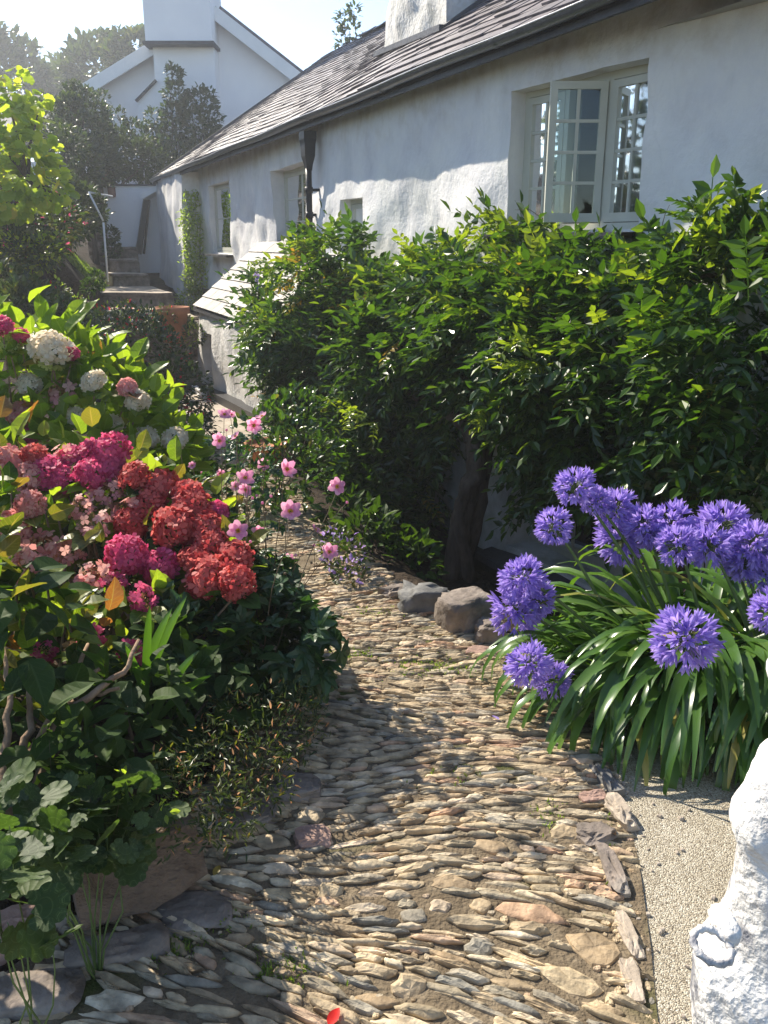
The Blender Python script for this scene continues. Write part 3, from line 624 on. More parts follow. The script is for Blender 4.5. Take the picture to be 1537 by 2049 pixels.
# slate roof: separate slates in overlapping courses
rise = .66; sl = math.sqrt(1+rise**2); Uv = (Iv+np.array((0, 0, rise)))/sl; Nv = unit(np.cross(Uv, Dv)); Nv = Nv if Nv[2] > 0 else -Nv
O = np.array((-4.70, 18.72, 2.86))-Uv*.06
mb = MB(); rng = np.random.default_rng(21); nc = 24; ex = 4.62/nc
cs, ch = [], []
for j in range(nc):
    wdt = .27-.004*j; n = int(20.6/wdt)+1; off = (j % 2)*wdt/2
    for i in range(n):
        s0_ = i*wdt-off+rng.normal()*.006; w2 = wdt-.007; lo = j*ex+rng.normal()*.006; hi = lo+ex*1.25; th = .011+rng.random()*.008; lift = rng.random()*.006
        sag = lambda s_, l: -.03*math.sin(s_*.9+l)-.05*math.exp(-((s_-7)/4)**2)*l/4.6
        v = []
        for (a, l, h) in ((s0_, lo, .014+lift), (s0_+w2, lo, .014+lift+rng.normal()*.002), (s0_+w2, hi, .0), (s0_, hi, .0)):
            for t in (0, th): v.append(O+Dv*a+Uv*l+Nv*(h+t+sag(a, l)))
        mb.add(np.array(v), [[[1, 3, 5, 7], [0, 2, 3, 1], [0, 1, 7, 6], [2, 4, 5, 3]]])
cb(mb, 'roof', M['slate'])
mb = MB()   # deck and the far slope behind the ridge
A0, B0 = O-Nv*.05, O+Dv*20.6-Nv*.05
Rg0, Rg1 = A0+Uv*4.62, B0+Uv*4.62; Bk = np.array((0, 0, -2.5))+Iv*3.85
quad(mb, [A0, B0, Rg1, Rg0]); quad(mb, [Rg0, Rg1, Rg1+Bk, Rg0+Bk]); 
quad(mb, [A0-Nv*.05, A0, Rg0, Rg0-Nv*.05])
cb(mb, 'roof_deck', M['darkslate'])
mb = MB(); rr = np.random.default_rng(2)
for k in range(44):
    a = Rg0+Dv*(k*.46)+Nv*.055+np.array((0, 0, .01*rr.normal()-.045*math.exp(-((k*.46-7)/4)**2))); 
    th = np.linspace(-1.15, 1.15, 7); prof = np.stack([np.sin(th)*.12, np.cos(th)*.10-.06], 1)
    rows = []
    for q in (0, .45): rows.append(a+Dv*q+Iv*prof[:, :1]+np.array((0, 0, 1))*prof[:, 1:])
    mb.grid(np.stack(rows), 0, True)
cb(mb, 'ridge_tiles', M['slate'])
# bargeboard at the far gable, fascia, soffit, gutter
mb = MB(); go = np.array((-4.66, 18.55, 2.80))
gl = lambda s_: go+Dv*s_
mb.beam(gl(-.02)+Iv*.03+(0, 0, .0), gl(20.5)+Iv*.03+(0, 0, .0), .025, .10)
yy = np.linspace(-.7, 18.3, 120); xg = -4.66-.426*(yy-18.55); Lw = (wx(yy)-xg)*.92; q0 = st3(xg, yy, 2.80); q1 = q0+Iv*np.maximum(Lw+.05, .08)[:, None]+st3(0, 0, rise*np.maximum(Lw, .05)-.01)
mb.grid(np.stack([q0, q1], 1), 0, False)
mb.beam(gl(-.1)+Iv*0+(0, 0, .02), gl(-.1)+Uv*4.6+(0, 0, .02), .04, .13)
cb(mb, 'eaves_board', M['darkslate'])
mb = MB(); th = np.linspace(math.pi, 2*math.pi, 9); gsec = np.stack([np.cos(th)*.042, np.sin(th)*.042], 1)
gsec = np.concatenate([gsec, (gsec*.88)[::-1]]); ss = np.linspace(-.05, 20.5, 46)
rows = []
for s_ in ss:
    c = gl(s_)-Iv*.032+np.array((0, 0, .035+.006*math.sin(s_*2.1))); rows.append(c+Iv*gsec[:, :1]+np.array((0, 0, 1))*gsec[:, 1:])
g_ = np.stack(rows+[]); mb.grid(g_, 0, True); mb.tube([gl(s_)-Iv*.074+np.array((0, 0, .038+.006*math.sin(s_*2.1))) for s_ in ss], .007, 5, 1)
for s_ in np.arange(.9, 20, 1.83):
    c = gl(s_)-Iv*.032+np.array((0, 0, .032)); mb.grid(np.stack([c+Iv*gsec[:9, :1]*1.12+np.array((0, 0, 1))*gsec[:9, 1:]*1.12+Dv*q for q in (0, .05)]), 0, True)
gut = cb(mb, 'gutter', [M['gutter'], M['rim']])
# rainwater hopper and downpipe
yd, zd = wall_y(640, 300); pd = np.array((wx(yd), yd, 0))-Iv*.13
mb = MB()
hz = [2.74, 2.66, 2.62, 2.50, 2.42, 2.36]; hw = [.085, .085, .075, .068, .045, .035]
rows = []
for z, r in zip(hz, hw): rows.append(np.array([pd+Dv*a*r+Iv*b*r*.8+np.array((0, 0, z)) for a, b in ((-1, -1), (1, -1), (1, 1), (-1, 1), (-1, -1))]))
mb.grid(np.stack(rows), 0, False)
mb.tube([pd+np.array((0, 0, z))+0 for z in np.linspace(2.38, -.3, 12)], .034, 10)
for z in (2.20, 1.95, 1.0, .2): mb.tube([pd+np.array((0, 0, z)), pd+np.array((0, 0, z-.06))], .043, 10); mb.box(pd+Iv*.07+np.array((0, 0, z-.03)), (.10, .03, .03))
cb(mb, 'downpipe', M['blackpaint'])
mb = MB(); yy = np.linspace(-.7, 18.3, 160); xg = -4.66-.426*(yy-18.55); Lw = (wx(yy)-xg)*.92; off = wn_(yy)*(cdisp(yy, np.full(160, 2.84))+.002)[:, None]; w0 = st3(wx(yy), yy, 2.80)+off
mb.grid(np.stack([w0, w0+st3(0, 0, np.maximum(rise*Lw+.03, .06))], 1), 0, True); cb(mb, 'wall_head', M['oldwall'])
# chimney stack low on the front slope
mb = MB()
def rough_box(mb, o, dx, dy, z0, z1, taper=0, amp=.03, seed=0, step=.07, mat=0, zfun=None):
    """four lumpy sides and a top; o corner, dx/dy edge vectors"""
    cs_ = [o, o+dx, o+dx+dy, o+dy]; ctr = (o+o+dx+dy)/2
    for i in range(4):
        a, b = cs_[i], cs_[(i+1) % 4]; n = max(3, int(np.linalg.norm(b-a)/step)); m = max(3, int((z1-z0)/step))
        T_, Z_ = np.meshgrid(np.linspace(0, 1, n), np.linspace(z0, z1, m), indexing='ij')
        p = a+(b-a)*T_[..., None]; p = ctr+(p-ctr)*(1-taper*((Z_-z0)/(z1-z0)))[..., None]; p[..., 2] = Z_
        out = unit(p-ctr*(1, 1, 0)-st3(0, 0, Z_)); p = p+out*(amp*fbm(p*1.8+seed, 3, 4))[..., None]
        mb.grid(p, mat, True, flip=True)
        if i == 0: pass
    T_, Q_ = np.meshgrid(np.linspace(0, 1, 8), np.linspace(0, 1, 8), indexing='ij'); p = ctr+((o+dx*T_[..., None]+dy*Q_[..., None])-ctr)*(1-taper); p[..., 2] = z1; mb.grid(p, mat, True)
ck = rp(9.2, 1.12, 0)
dxv = rp(11.3, .85, 0)-ck; rough_box(mb, ck, dxv, Iv*1.55, 3.0, 6.6, .10, .09, 3)
ch_ = cb(mb, 'chimney', M['limerough'])
mb = MB(); 
for a, b, L in ((ck-Iv*.04-Dv*.02, ck+dxv-Iv*.04+Dv*.03, 0), (ck+dxv+Dv*.04-Iv*.04, ck+dxv+Dv*.04+Iv*1.6, 0)):
    za = 2.86+rise*np.dot(a-rp(0, 0, 0), Iv)+.03; zb = 2.86+rise*np.dot(b-rp(0, 0, 0), Iv)+.03
    a = a.copy(); b = b.copy(); a[2] = za; b[2] = zb; mb.beam(a, b, .10, .05)
cb(mb, 'chimney_flashing', M['darkslate'])

# ---- windows
def window(name, h, lights, rows, inset=.17, hinge_open=None, sill=True, pot=False, cols=2, curtain=True):
    y0, y1, z0, z1 = h; a = np.array((wx(y1), y1, 0)); b = np.array((wx(y0), y0, 0)); nr = wn_(np.array((y0+y1)/2)); inn = -nr*inset
    a, b = a+inn, b+inn; d = unit(b-a); Lw = np.linalg.norm(b-a); fr = MB()
    rot = np.stack([d, nr, np.array((0, 0, 1.))], 1)
    def bar(mb, s0, s1, za, zb, th=.05, off=0.0, org=a, dd=None, nn=None):
        dd = d if dd is None else dd; nn = nr if nn is None else nn
        c = org+dd*(s0+s1)/2+nn*off; c = c.copy(); c[2] = (za+zb)/2; mb.box(c, (s1-s0, th, zb-za), np.stack([dd, nn, np.array((0, 0, 1.))], 1))
    f = .038
    bar(fr, -.03, f, z0, z1); bar(fr, Lw-f, Lw+.03, z0, z1); bar(fr, f, Lw-f, z1-f, z1+.02); bar(fr, f, Lw-f, z0-.01, z0+f)
    W = (Lw-2*f)/lights
    for k in range(1, lights): bar(fr, f+k*W-.02, f+k*W+.02, z0+f, z1-f, .052)
    win = cb(fr, name, M['paint'])
    for k in range(lights):
        s0, s1 = f+k*W+(.022 if k else 0), f+(k+1)*W-(.022 if k < lights-1 else 0); za, zb = z0+f+.004, z1-f-.004; org, dd, nn, off = a, d, nr, .012
        if hinge_open is not None and k == hinge_open[0]:
            hp = a+d*s1+nr*.03; an = hinge_open[1]; dd = -(math.cos(an)*d)+math.sin(an)*nr; dd = unit(dd); nn = unit(np.cross(dd, (0, 0, 1.))); nn = nn if np.dot(nn, nr) < 2 else nn
            wdt = s1-s0; org = hp; s0, s1, off = 0.0, wdt, 0.0
        sm_ = MB(); t = .042
        bar(sm_, s0, s0+t, za, zb, .034, off, org, dd, nn); bar(sm_, s1-t, s1, za, zb, .034, off, org, dd, nn)
        bar(sm_, s0+t, s1-t, zb-t, zb, .034, off, org, dd, nn); bar(sm_, s0+t, s1-t, za, za+t*1.25, .034, off, org, dd, nn)
        ia, ib, ja, jb = s0+t, s1-t, za+t*1.25, zb-t
        for c in range(1, cols): m_ = ia+(ib-ia)*c/cols; bar(sm_, m_-.009, m_+.009, ja, jb, .022, off, org, dd, nn)
        for r in range(1, rows): m_ = ja+(jb-ja)*r/rows; bar(sm_, ia, ib, m_-.009, m_+.009, .0205, off, org, dd, nn)
        cb(sm_, 'sash', M['paint'], win)
        gm = MB(); bar(gm, ia-.005, ib+.005, ja-.005, jb+.005, .004, off, org, dd, nn); cb(gm, 'glass', M['glass'], win)
    if curtain:
        for s_a, s_b in ((.02, Lw*.30), (Lw*.72, Lw-.02)):
            cm = MB(); q = np.linspace(s_a, s_b, 26); zz_ = np.linspace(z0-.02, z1, 6); Q_, Z_ = np.meshgrid(q, zz_, indexing='ij')
            cm.grid(a+d*Q_[..., None]-nr*(.13+.018*np.sin(Q_*75))[..., None]+st3(0, 0, Z_), 0, True)
            cb(cm, 'curtain', M['curtain'], win)
    return win, a, d, nr, Lw
wb, wa, wd_, wnr, wL = window('window', HB, 3, 4, inset=.15, hinge_open=(1, R(60)))
window('window', H1, 1, 2, inset=.13, cols=1)
window('window', H2, 1, 3, inset=.2)
window('window', H3, 1, 2, inset=.12, cols=1, curtain=False)
window('window', HL, 2, 2, inset=.22, curtain=False)
# slate sills
def sill(name, h, out=.10, th=.028, ext=.06, inn=.2, mat='darkslate', drop=0, lay=1):
    y0, y1, z0, z1 = h; mb = MB(); rg = np.random.default_rng(int(y0*100))
    for k in range(lay):
        n = 9; ya, yb = y0-ext, y1+ext; yy = np.linspace(ya, yb, n); p = st3(wx(yy), yy, np.full(n, z0-.012-k*th*1.05)); nr = wn_(yy)
        o_ = out*(1-.15*k); fr_ = p+nr*(o_+.012*rg.normal(size=n))[:, None]-np.array((0, 0, drop)); bk = p-nr*inn
        t_ = np.array((0, 0, th)); mb.grid(np.stack([bk, fr_, fr_-t_, bk-t_, bk]), 0, False, flip=True)
        mb.box((fr_[0]+bk[0])/2-t_/2, (.02, .02, .01))
    return cb(mb, name, M[mat])
sill('window_sill', HB, .16, .018, .03, lay=2, drop=.01); sill('window_sill', H1, .13, .03, .12)
sill('window_sill', H3, .05, .03, .02); sill('window_sill', HL, .22, .05, .14, drop=.05)
# black tarred foot of the wall
mb = MB(); yy = np.linspace(3, 15.7, 80); pf = st3(wx(yy), yy, 0)+wn_(yy)*(.115+.012*noise(st3(yy*3, 0, 0)))[:, None]
zt = np.interp(yy, [3, 7, 12, 12.3, 15.7], [-.62, -.60, -.25, .8, .85]); 
mb.grid(np.stack([pf+st3(0, 0, zt-.45), pf+st3(0, 0, zt), pf-wn_(yy)*.12+st3(0, 0, zt+.01)]), 0, False)
cb(mb, 'tarred_plinth', M['blackpaint'])
# white mug standing on the inner sill
mg = wa+wd_*(wL*.60)-wnr*.07; mb = MB()
pr = [(.001, .0), (.034, .0), (.037, .02), (.037, .12), (.034, .12), (.033, .02)]
th = np.linspace(0, 2*np.pi, 17); mb.grid(np.stack([np.stack([np.cos(th)*r, np.sin(th)*r, np.full(17, z)], 1) for r, z in pr]), 0, True, flip=True)
mb.tube([(.035, 0, .10), (.06, 0, .09), (.062, 0, .05), (.036, 0, .03)], .005, 6)
mug = mb.build('mug', M['paintwhite']); mug.location = (mg[0], mg[1], HB[2]+.035); mug.scale = (1.25, 1.25, 1.1); tag(mug, 'white mug standing inside the big cottage window on its sill', 'mug')

# ------------------------------------------------------------------ lean-to outhouse against the cottage
out_ = thing('outhouse', 'small whitewashed lean-to outhouse with a steep roof of pale stone slates', 'outhouse', loc=(-2.5, 11.9, -.3))
def ob(mb, name, mat, parent=None): return cb(mb, name, mat, parent or out_)
Q0 = np.array((-2.50, 11.98, 0)); LQ = 3.3
od = lambda s_, z_: .06*np.sin(np.clip((z_+.4)/1.1, 0, 1)*2.6)+.03*noise(st3(s_*2.2, z_*1.6, 22))+.014*noise(st3(s_*6, z_*4, 3))+.07*sstep(-.05-z_, 0, .3)
mb = MB(); DH = (.30, .86, -.30, .50)
wallgrid(mb, lambda s_, z_: Q0+Dv*s_[..., None]+st3(0, 0, z_), lambda s_: -Iv+0*np.asarray(s_)[..., None], (0, LQ), (-.45, .80), [DH], .055, .22, od, wob=.02)
for e, fl in ((0, False), (LQ, True)):    # gable cheeks
    zz = np.linspace(-.45, .80, 20); qq = np.linspace(0, 1.0, 12); Q_, Z_ = np.meshgrid(qq, zz, indexing='ij')
    top = .80+.80*Q_; p = Q0+Dv*e+Iv*Q_[..., None]+st3(0, 0, -.45+(top+.45)*(Z_+.45)/1.25); p[0] += -Iv*od(np.full(20, e), zz)[:, None]
    p = p+Dv*((1 if e else -1)*.02*noise(p*2.3))[..., None]; mb.grid(p, 0, True)
ob(mb, 'walls', M['limerough'])
mb = MB(); mb.box(Q0+Dv*.58+Iv*.16+(0, 0, .10), (.60, .03, .84), np.stack([Dv, Iv, np.array((0, 0, 1.))], 1)); ob(mb, 'door', M['wooddoor'])
mb = MB(); rise2 = .86; s2_ = math.sqrt(1+rise2**2); U2 = (Iv+np.array((0, 0, rise2)))/s2_; N2 = unit(np.array((0, 0, 1.))-Iv*rise2); rg = np.random.default_rng(8); L0 = Q0-Iv*.07+np.array((0, 0, .80))
for j in range(7):
    ex2 = 1.24/7; s_ = -.04
    while s_ < LQ+.1:
        w2 = rg.uniform(.28, .48); v = []
        for (a, l, h) in ((s_, j*ex2, .018), (s_+w2-.012, j*ex2, .018+rg.normal()*.002), (s_+w2-.012, (j+1.2)*ex2, 0), (s_, (j+1.2)*ex2, 0)):
            for t in (0, .02): v.append(L0+Dv*a+U2*l+N2*(h+t))
        mb.add(np.array(v), [[[1, 3, 5, 7], [0, 2, 3, 1], [0, 1, 7, 6], [2, 4, 5, 3]]]); s_ += w2
ob(mb, 'roof', M['slab'])
mb = MB(); mb.add(np.array([L0-Dv*.1, L0+Dv*(LQ+.1), L0+Dv*(LQ+.1)+U2*1.4, L0-Dv*.1+U2*1.4])-N2*.01, [[[0, 1, 2, 3]]]); mb.beam(L0-Dv*.1-N2*.035, L0+Dv*(LQ+.1)-N2*.035, .06, .05); mb.beam(L0-Dv*.05-N2*.03, L0-Dv*.05+U2*1.3-N2*.03, .03, .05)
ob(mb, 'roof_timber', M['darkslate'])
mb = MB(); ss = np.linspace(-.03, LQ+.03, 40); pz = base_z(Q0[1]-.92*ss)
pf = Q0+Dv*ss[:, None]-Iv*.15; mb.grid(np.stack([pf+st3(0, 0, pz-.1), pf-Iv*.02+st3(0, 0, pz+.14), pf+Iv*.16+st3(0, 0, pz+.15)]), 0, False); ob(mb, 'tarred_plinth', M['blackpaint'])
mb = MB(); mb.box(Q0+Dv*.58-Iv*.10+(0, 0, -.26), (.62, .26, .07), np.stack([Dv, Iv, np.array((0, 0, 1.))], 1), jit=.012); ob(mb, 'doorstep', M['lime'])

# ------------------------------------------------------------------ stone retaining wall, steps up to the terrace
def stonewall(name, label, a, b, z0, z1, thick, seed, mat='rock', cat='wall', course=.13):
    rg = np.random.default_rng(seed); a = np.array(a, float); b = np.array(b, float); L = np.linalg.norm(b-a); d = (b-a)/L; nrm = np.array((d[1], -d[0], 0.)); mb = MB()
    mb.box((a+b)/2+(0, 0, (z0+z1)/2), (L, thick*.8, z1-z0-.02), np.stack([d, -nrm, np.array((0, 0, 1.))], 1)); z = z0
    while z < z1-.03:
        h = min(course*rg.uniform(.7, 1.3), z1-z); s_ = 0.
        while s_ < L:
            w2 = min(rg.uniform(.14, .42), L-s_+.02)
            for sg in (-1, 1):
                c = a+d*(s_+w2/2)+nrm*sg*(thick*.4); rock_mesh(mb, c+(0, 0, z+h/2), (w2*.52, .07, h*.54), rg, 0, math.atan2(d[1], d[0]), .12, 10, 7)
            s_ += w2
        z += h
    return tag(mb.build(name, M[mat]), label, cat)
stonewall('retaining_wall', 'dark rubble retaining wall holding up the terrace behind the fuchsia', (-5.0, 12.45, 0), (-2.45, 12.35, 0), -.45, .60, .35, 3)
st_ = thing('stone_steps', 'flight of worn slate steps climbing beside the far end of the cottage', 'steps', loc=(-4.6, 15, .6))
def step(a, b, y0, y1, z, th):
    mb = MB(); n = 14; xs = np.linspace(0, 1, n); ys = np.linspace(0, 1, 8); X_, Y_ = np.meshgrid(xs, ys, indexing='ij')
    A = np.array((a, y0)); B = np.array((b, y0)); xx = a+(b-a)*X_-.42*(y1-y0)*Y_; yy = y0+(y1-y0)*Y_+.04*noise(st3(X_*5, Y_*0, z)); zz = z+.012*noise(st3(xx*3, yy*3, 0))
    g = st3(xx, yy, zz); mb.grid(g, 0, False, flip=True); fr_ = np.stack([g[:, 0], g[:, 0]-(0, .0, .04)+np.zeros((n, 3)), g[:, 0]+np.array((0, .05, -.05)), g[:, 0]+np.array((0, .05, -th))], 1); mb.grid(fr_, 1, False)
    cb(mb, 'step', [M['rockpale'], M['rock']], st_)
step(-4.6, -2.6, 12.25, 14.2, .64, 1.0)
step(-4.55, -3.4, 14.2, 16.3, .86, .5)
step(-4.95, -4.3, 16.2, 17.2, 1.08, .5)
step(-5.25, -4.7, 17.1, 17.9, 1.32, .5)
step(-5.5, -4.9, 17.8, 20.0, 1.54, .5)
# terracotta pots
def pot(label, c, r, h, mat='terracotta', rim=True):
    mb = MB(); pr = [(.02, 0), (r*.68, 0), (r*.74, .02), (r*.93, h*.80), (r*1.06, h*.81), (r*1.08, h), (r*.96, h), (r*.93, h*.88), (.02, h*.86)]
    th = np.linspace(0, 2*np.pi, 33); mb.grid(np.stack([np.stack([np.cos(th)*q, np.sin(th)*q, np.full(33, z)], 1) for q, z in pr]), 0, True, flip=True)
    o = mb.build('plant_pot', M[mat]); o.location = c; return tag(o, label, 'plant pot')
g = P(348, 680, 11.7); pot('tall red terracotta pot half hidden in leaves in front of the terrace steps', (g[0], g[1], .36), .22, .46)
g = P(566, 1017, 7.0); pot('small orange terracotta pot beside the cobbled path behind the pink anemones', (g[0]-.12, 7.0, float(base_z(7.0))-.03), .17, .24)

# ------------------------------------------------------------------ far white house with big chimney
fh = thing('white_house', 'tall white rendered house with a broad gable chimney behind the cottage', 'house', loc=(-6, 24, 1))
YH = 23.0
def hb(mb, name, mat, parent=None): return cb(mb, name, mat, parent or fh)
def HP(u, v, y=YH): return P(u, v, y)
el, er, ap_ = HP(172, 190), HP(640, 195), HP(431, 30)
el2, er2 = el.copy(), er.copy(); back = np.array((-2.5, 9, 0)); zb = -1.0
mb = MB()
prof = np.array([(el[0], YH, zb), (er[0]+.6, YH, zb), (er[0]+.6, YH, er[2]-.35), ap_, el])
mb.add(np.concatenate([prof, prof+back]), [[[0, 1, 2, 3, 4]]], 0); mb.add(np.concatenate([prof, prof+back]), [[[0, 4, 9, 5], [2, 1, 6, 7]]], 0); hb(mb, 'walls', M['housewhite'])
mb = MB()
def slope(mb, a, b, ext, fr_=.35, th=.14):
    d = unit(b-a); a2 = a-d*ext; n = np.cross(d, unit(back)); n = n if n[2] > 0 else -n; f = -unit(back)*fr_
    v = np.array([a2+f, b+f, b+back, a2+back]); v = np.concatenate([v+n*.02, v+n*(.02+th)]); mb.add(v, [[[4, 5, 6, 7], [0, 3, 2, 1], [0, 1, 5, 4], [0, 4, 7, 3], [2, 3, 7, 6], [1, 2, 6, 5]]], 0)
slope(mb, el, ap_, .35); slope(mb, er+np.array((.3, 0, -.2)), ap_, .9); hb(mb, 'roof', M['slate'])
mb = MB()
for a, b in ((el, ap_), (er+np.array((.3, 0, -.2)), ap_)):
    d = unit(b-a); f = np.array((0, -.38, 0)); mb.beam(a-d*.38+f+(0, 0, .0), b+f+(0, 0, 0), .05, .27)
hb(mb, 'bargeboard', M['paintwhite'])
mb = MB(); c0_, c1_ = HP(296, 90, YH-.7), HP(428, 98, YH-.7)
b0, b1 = HP(309, 140, YH-.6), HP(430, 140, YH-.6)
mb.box(((c0_[0]+c1_[0])/2, YH-.15, (c0_[2]+11.6)/2), (c1_[0]-c0_[0], 1.5, 11.6-c0_[2]))
hb(mb, 'chimney', M['housewhite'])
mb = MB(); s0_, s1_ = HP(275, 205, YH-.6), HP(312, 165, YH-.6)
pf = np.array([(b0[0], b0[2]+1.0), (b1[0], b0[2]+1.0), (b1[0], zb), (s0_[0], zb), (s0_[0], s0_[2]), (b0[0], s1_[2])])
fr_ = np.stack([pf[:, 0], np.full(6, YH-.6), pf[:, 1]], 1); bk = fr_+(0, .6, 0); idx = list(range(6))
mb.add(np.concatenate([fr_, bk]), [[idx], [[i, i+6, (i+1) % 6+6, (i+1) % 6] for i in range(6)]], 0)
hb(mb, 'chimney_breast', M['housewhite'])
mb = MB(); mb.box(((c0_[0]+c1_[0])/2, YH-.55, c0_[2]), (c1_[0]-c0_[0]+.10, .85, .07)); mb.beam(s0_+(-.02, -.03, .02), s1_+(.02, -.03, .04), .12, .05)
hb(mb, 'string_course', M['darkslate'])
# small roof of another building behind the trees, left
mb = MB(); a, b = P(60, 205, 30), P(215, 222, 30)
nh = thing('neighbour_house', 'low grey slate roof of a house glimpsed between the trees at the far left', 'house', loc=(a[0], 30, 2))
mb.add(np.array([a+(-4, 0, -.8), b+(.5, 0, -1.2), b+(.2, 2.5, .5), a+(-4, 2.5, .9)]), [[[0, 1, 2, 3]]]); cb(mb, 'roof', M['slate'], nh)
mb = MB(); mb.box(((a[0]+b[0])/2-2, 31.5, 1.8), (b[0]-a[0]+4, 2.6, a[2]-1.2)); cb(mb, 'walls', M['housewhite'], nh)

# low white garden wall, brick pier, little canopy at the top of the steps
YW = 18.9
mb = MB(); a, b = P(207, 372, YW), P(318, 378, YW); a0, b0 = P(207, 530, YW), P(318, 520, YW)
rough_box(mb, np.array((a[0], YW, 0)), np.array((b[0]-a[0]+.4, 0, 0)), np.array((0, .35, 0)), .8, a[2], 0, .02, 5, .12)
gw = mb.build('garden_wall', M['housewhite']); tag(gw, 'plain white garden wall closing the top of the steps', 'wall')
mb = MB(); mb.box((a[0]+.17, YW-.03, a[2]-.12), (.14, .06, .2)); v_ = mb.build('vent', M['brick'], gw)
mb = MB(); mb.box(((a[0]+b[0])/2, YW+.17, a[2]+.02), (b[0]-a[0]+.5, .42, .04), jit=.01); mb.build('coping', M['darkslate'], gw)
stonewall('rubble_pier', 'rubble stone end of wall to the left of the white garden wall', (a[0]-.42, YW+.1, 0), (a[0]-.05, YW+.1, 0), .9, a[2]-.02, .35, 9)
mb = MB(); q, q2 = P(200, 316, YW+1.5), P(226, 372, YW+1.5); mb.box(((q[0]+q2[0])/2, YW+1.5, (q[2]+1.0)/2), (q2[0]-q[0], .35, q[2]-1.0)); pc = mb.build('brick_pier', M['brick']); tag(pc, 'reddish brick pier with a white pipe standing behind the white garden wall', 'pier')
mb = MB(); mb.tube([(q[0]-.04, YW+1.3, 1.5), (q[0]-.04, YW+1.3, q[2]+.02)], .025, 8); mb.build('pipe', M['paintwhite'], pc)
cp = thing('door_canopy', 'small white-edged canopy on a sloping black board at the far corner of the cottage', 'canopy', loc=(-4.9, 18.6, 1.5))
a = P(290, 395, 18.6); b = P(313, 380, 18.6); mb = MB(); mb.beam(a, b+(.3, 0, .14), .5, .09); cb(mb, 'canopy_top', M['paintwhite'], cp)
mb = MB(); mb.beam(P(277, 508, 18.5), P(293, 400, 18.7), .12, .05, up=(0, 1, .1)); mb.beam(P(288, 508, 18.5), P(299, 400, 18.7), .035, .035); cb(mb, 'sloping_board', M['blackpaint'], cp)
mb = MB(); hr = [P(178, 385, 14.2), P(207, 445, 14.2), P(213, 532, 14.2)]
mb.tube([hr[1]+(0, 0, 0), hr[2]-(0, 0, .25)], .016, 8); mb.tube([hr[0]+(0, 1.2, 0), hr[0], hr[1]+(0, 0, .02)], .015, 8)
tag(mb.build('handrail', M['paintwhite']), 'thin white handrail on a post at the left of the upper steps', 'handrail')

# ------------------------------------------------------------------ rough whitewashed stone post, bottom right
YP = .95
wp = thing('stone_post', 'rough whitewashed stone post with an iron ring beside the gravel strip', 'post', loc=(.66, YP, 0))
edge = [(1290, 1600), (1305, 1560), (1325, 1530), (1335, 1521), (1355, 1521), (1385, 1531), (1430, 1556), (1490, 1560), (1518, 1532), (1540, 1490), (1570, 1478), (1610, 1458), (1640, 1443), (1670, 1446), (1695, 1458), (1730, 1455), (1790, 1448), (1850, 1435), (1885, 1418), (1910, 1392), (1935, 1376), (1980, 1371), (2049, 1370), (2200, 1366), (2500, 1360), (2900, 1350)]
ep = np.array([P(u, v, YP)[[0, 2]] for v, u in edge]); zz = np.linspace(0.0, ep[0, 1], 120); xe_ = np.interp(zz, ep[::-1, 1], ep[::-1, 0])
cxp = .76; th = np.linspace(0, 2*np.pi, 65); rad = np.maximum((cxp-xe_)/1.04-.002, .03)
TH, ZZ = np.meshgrid(th, zz, indexing='xy'); RD = rad[:, None]*np.ones_like(TH)
p = st3(cxp+RD*np.cos(TH), YP+RD*.45*np.sin(TH), ZZ); dd_ = fbm(st3(np.cos(TH)*1.4, np.sin(TH)*1.4, ZZ*6), 4, 31)*.016+.006*fbm(st3(np.cos(TH)*6, np.sin(TH)*6, ZZ*26), 2, 3)
wgt = 1-.8*np.exp(-((TH-np.pi)/.35)**2)
dd_ = dd_*.9+.0035*fbm(st3(np.cos(TH)*14, np.sin(TH)*14, ZZ*60), 2, 8)
p[..., 0] += np.cos(TH)*dd_*wgt; p[..., 1] += np.sin(TH)*dd_
mb = MB(); mb.grid(p, 0, True); mb.add(np.concatenate([p[-1], [[cxp, YP, zz[-1]+.02]]]), [[[i, i+1, 65] for i in range(64)]], 0, True); cb(mb, 'stone_body', M['postwhite'], wp)
rc_ = P(1432, 1893, .835); th = np.linspace(0, 2*np.pi, 30); mb = MB()
rc_ = rc_+(-.004, .0, 0); mb.tube(np.stack([rc_[0]+.023*np.cos(th), rc_[1]+.020*np.sin(th), rc_[2]+.007*np.sin(th)-.004*np.cos(th)], 1), .0048+.0012*np.sin(np.arange(30)*2.3), 10, cap=False)
rock_mesh(mb, rc_+(.026, .03, .004), (.014, .03, .013), np.random.default_rng(4), 0, .1, .15)
cb(mb, 'ring', M['postwhite'], wp)

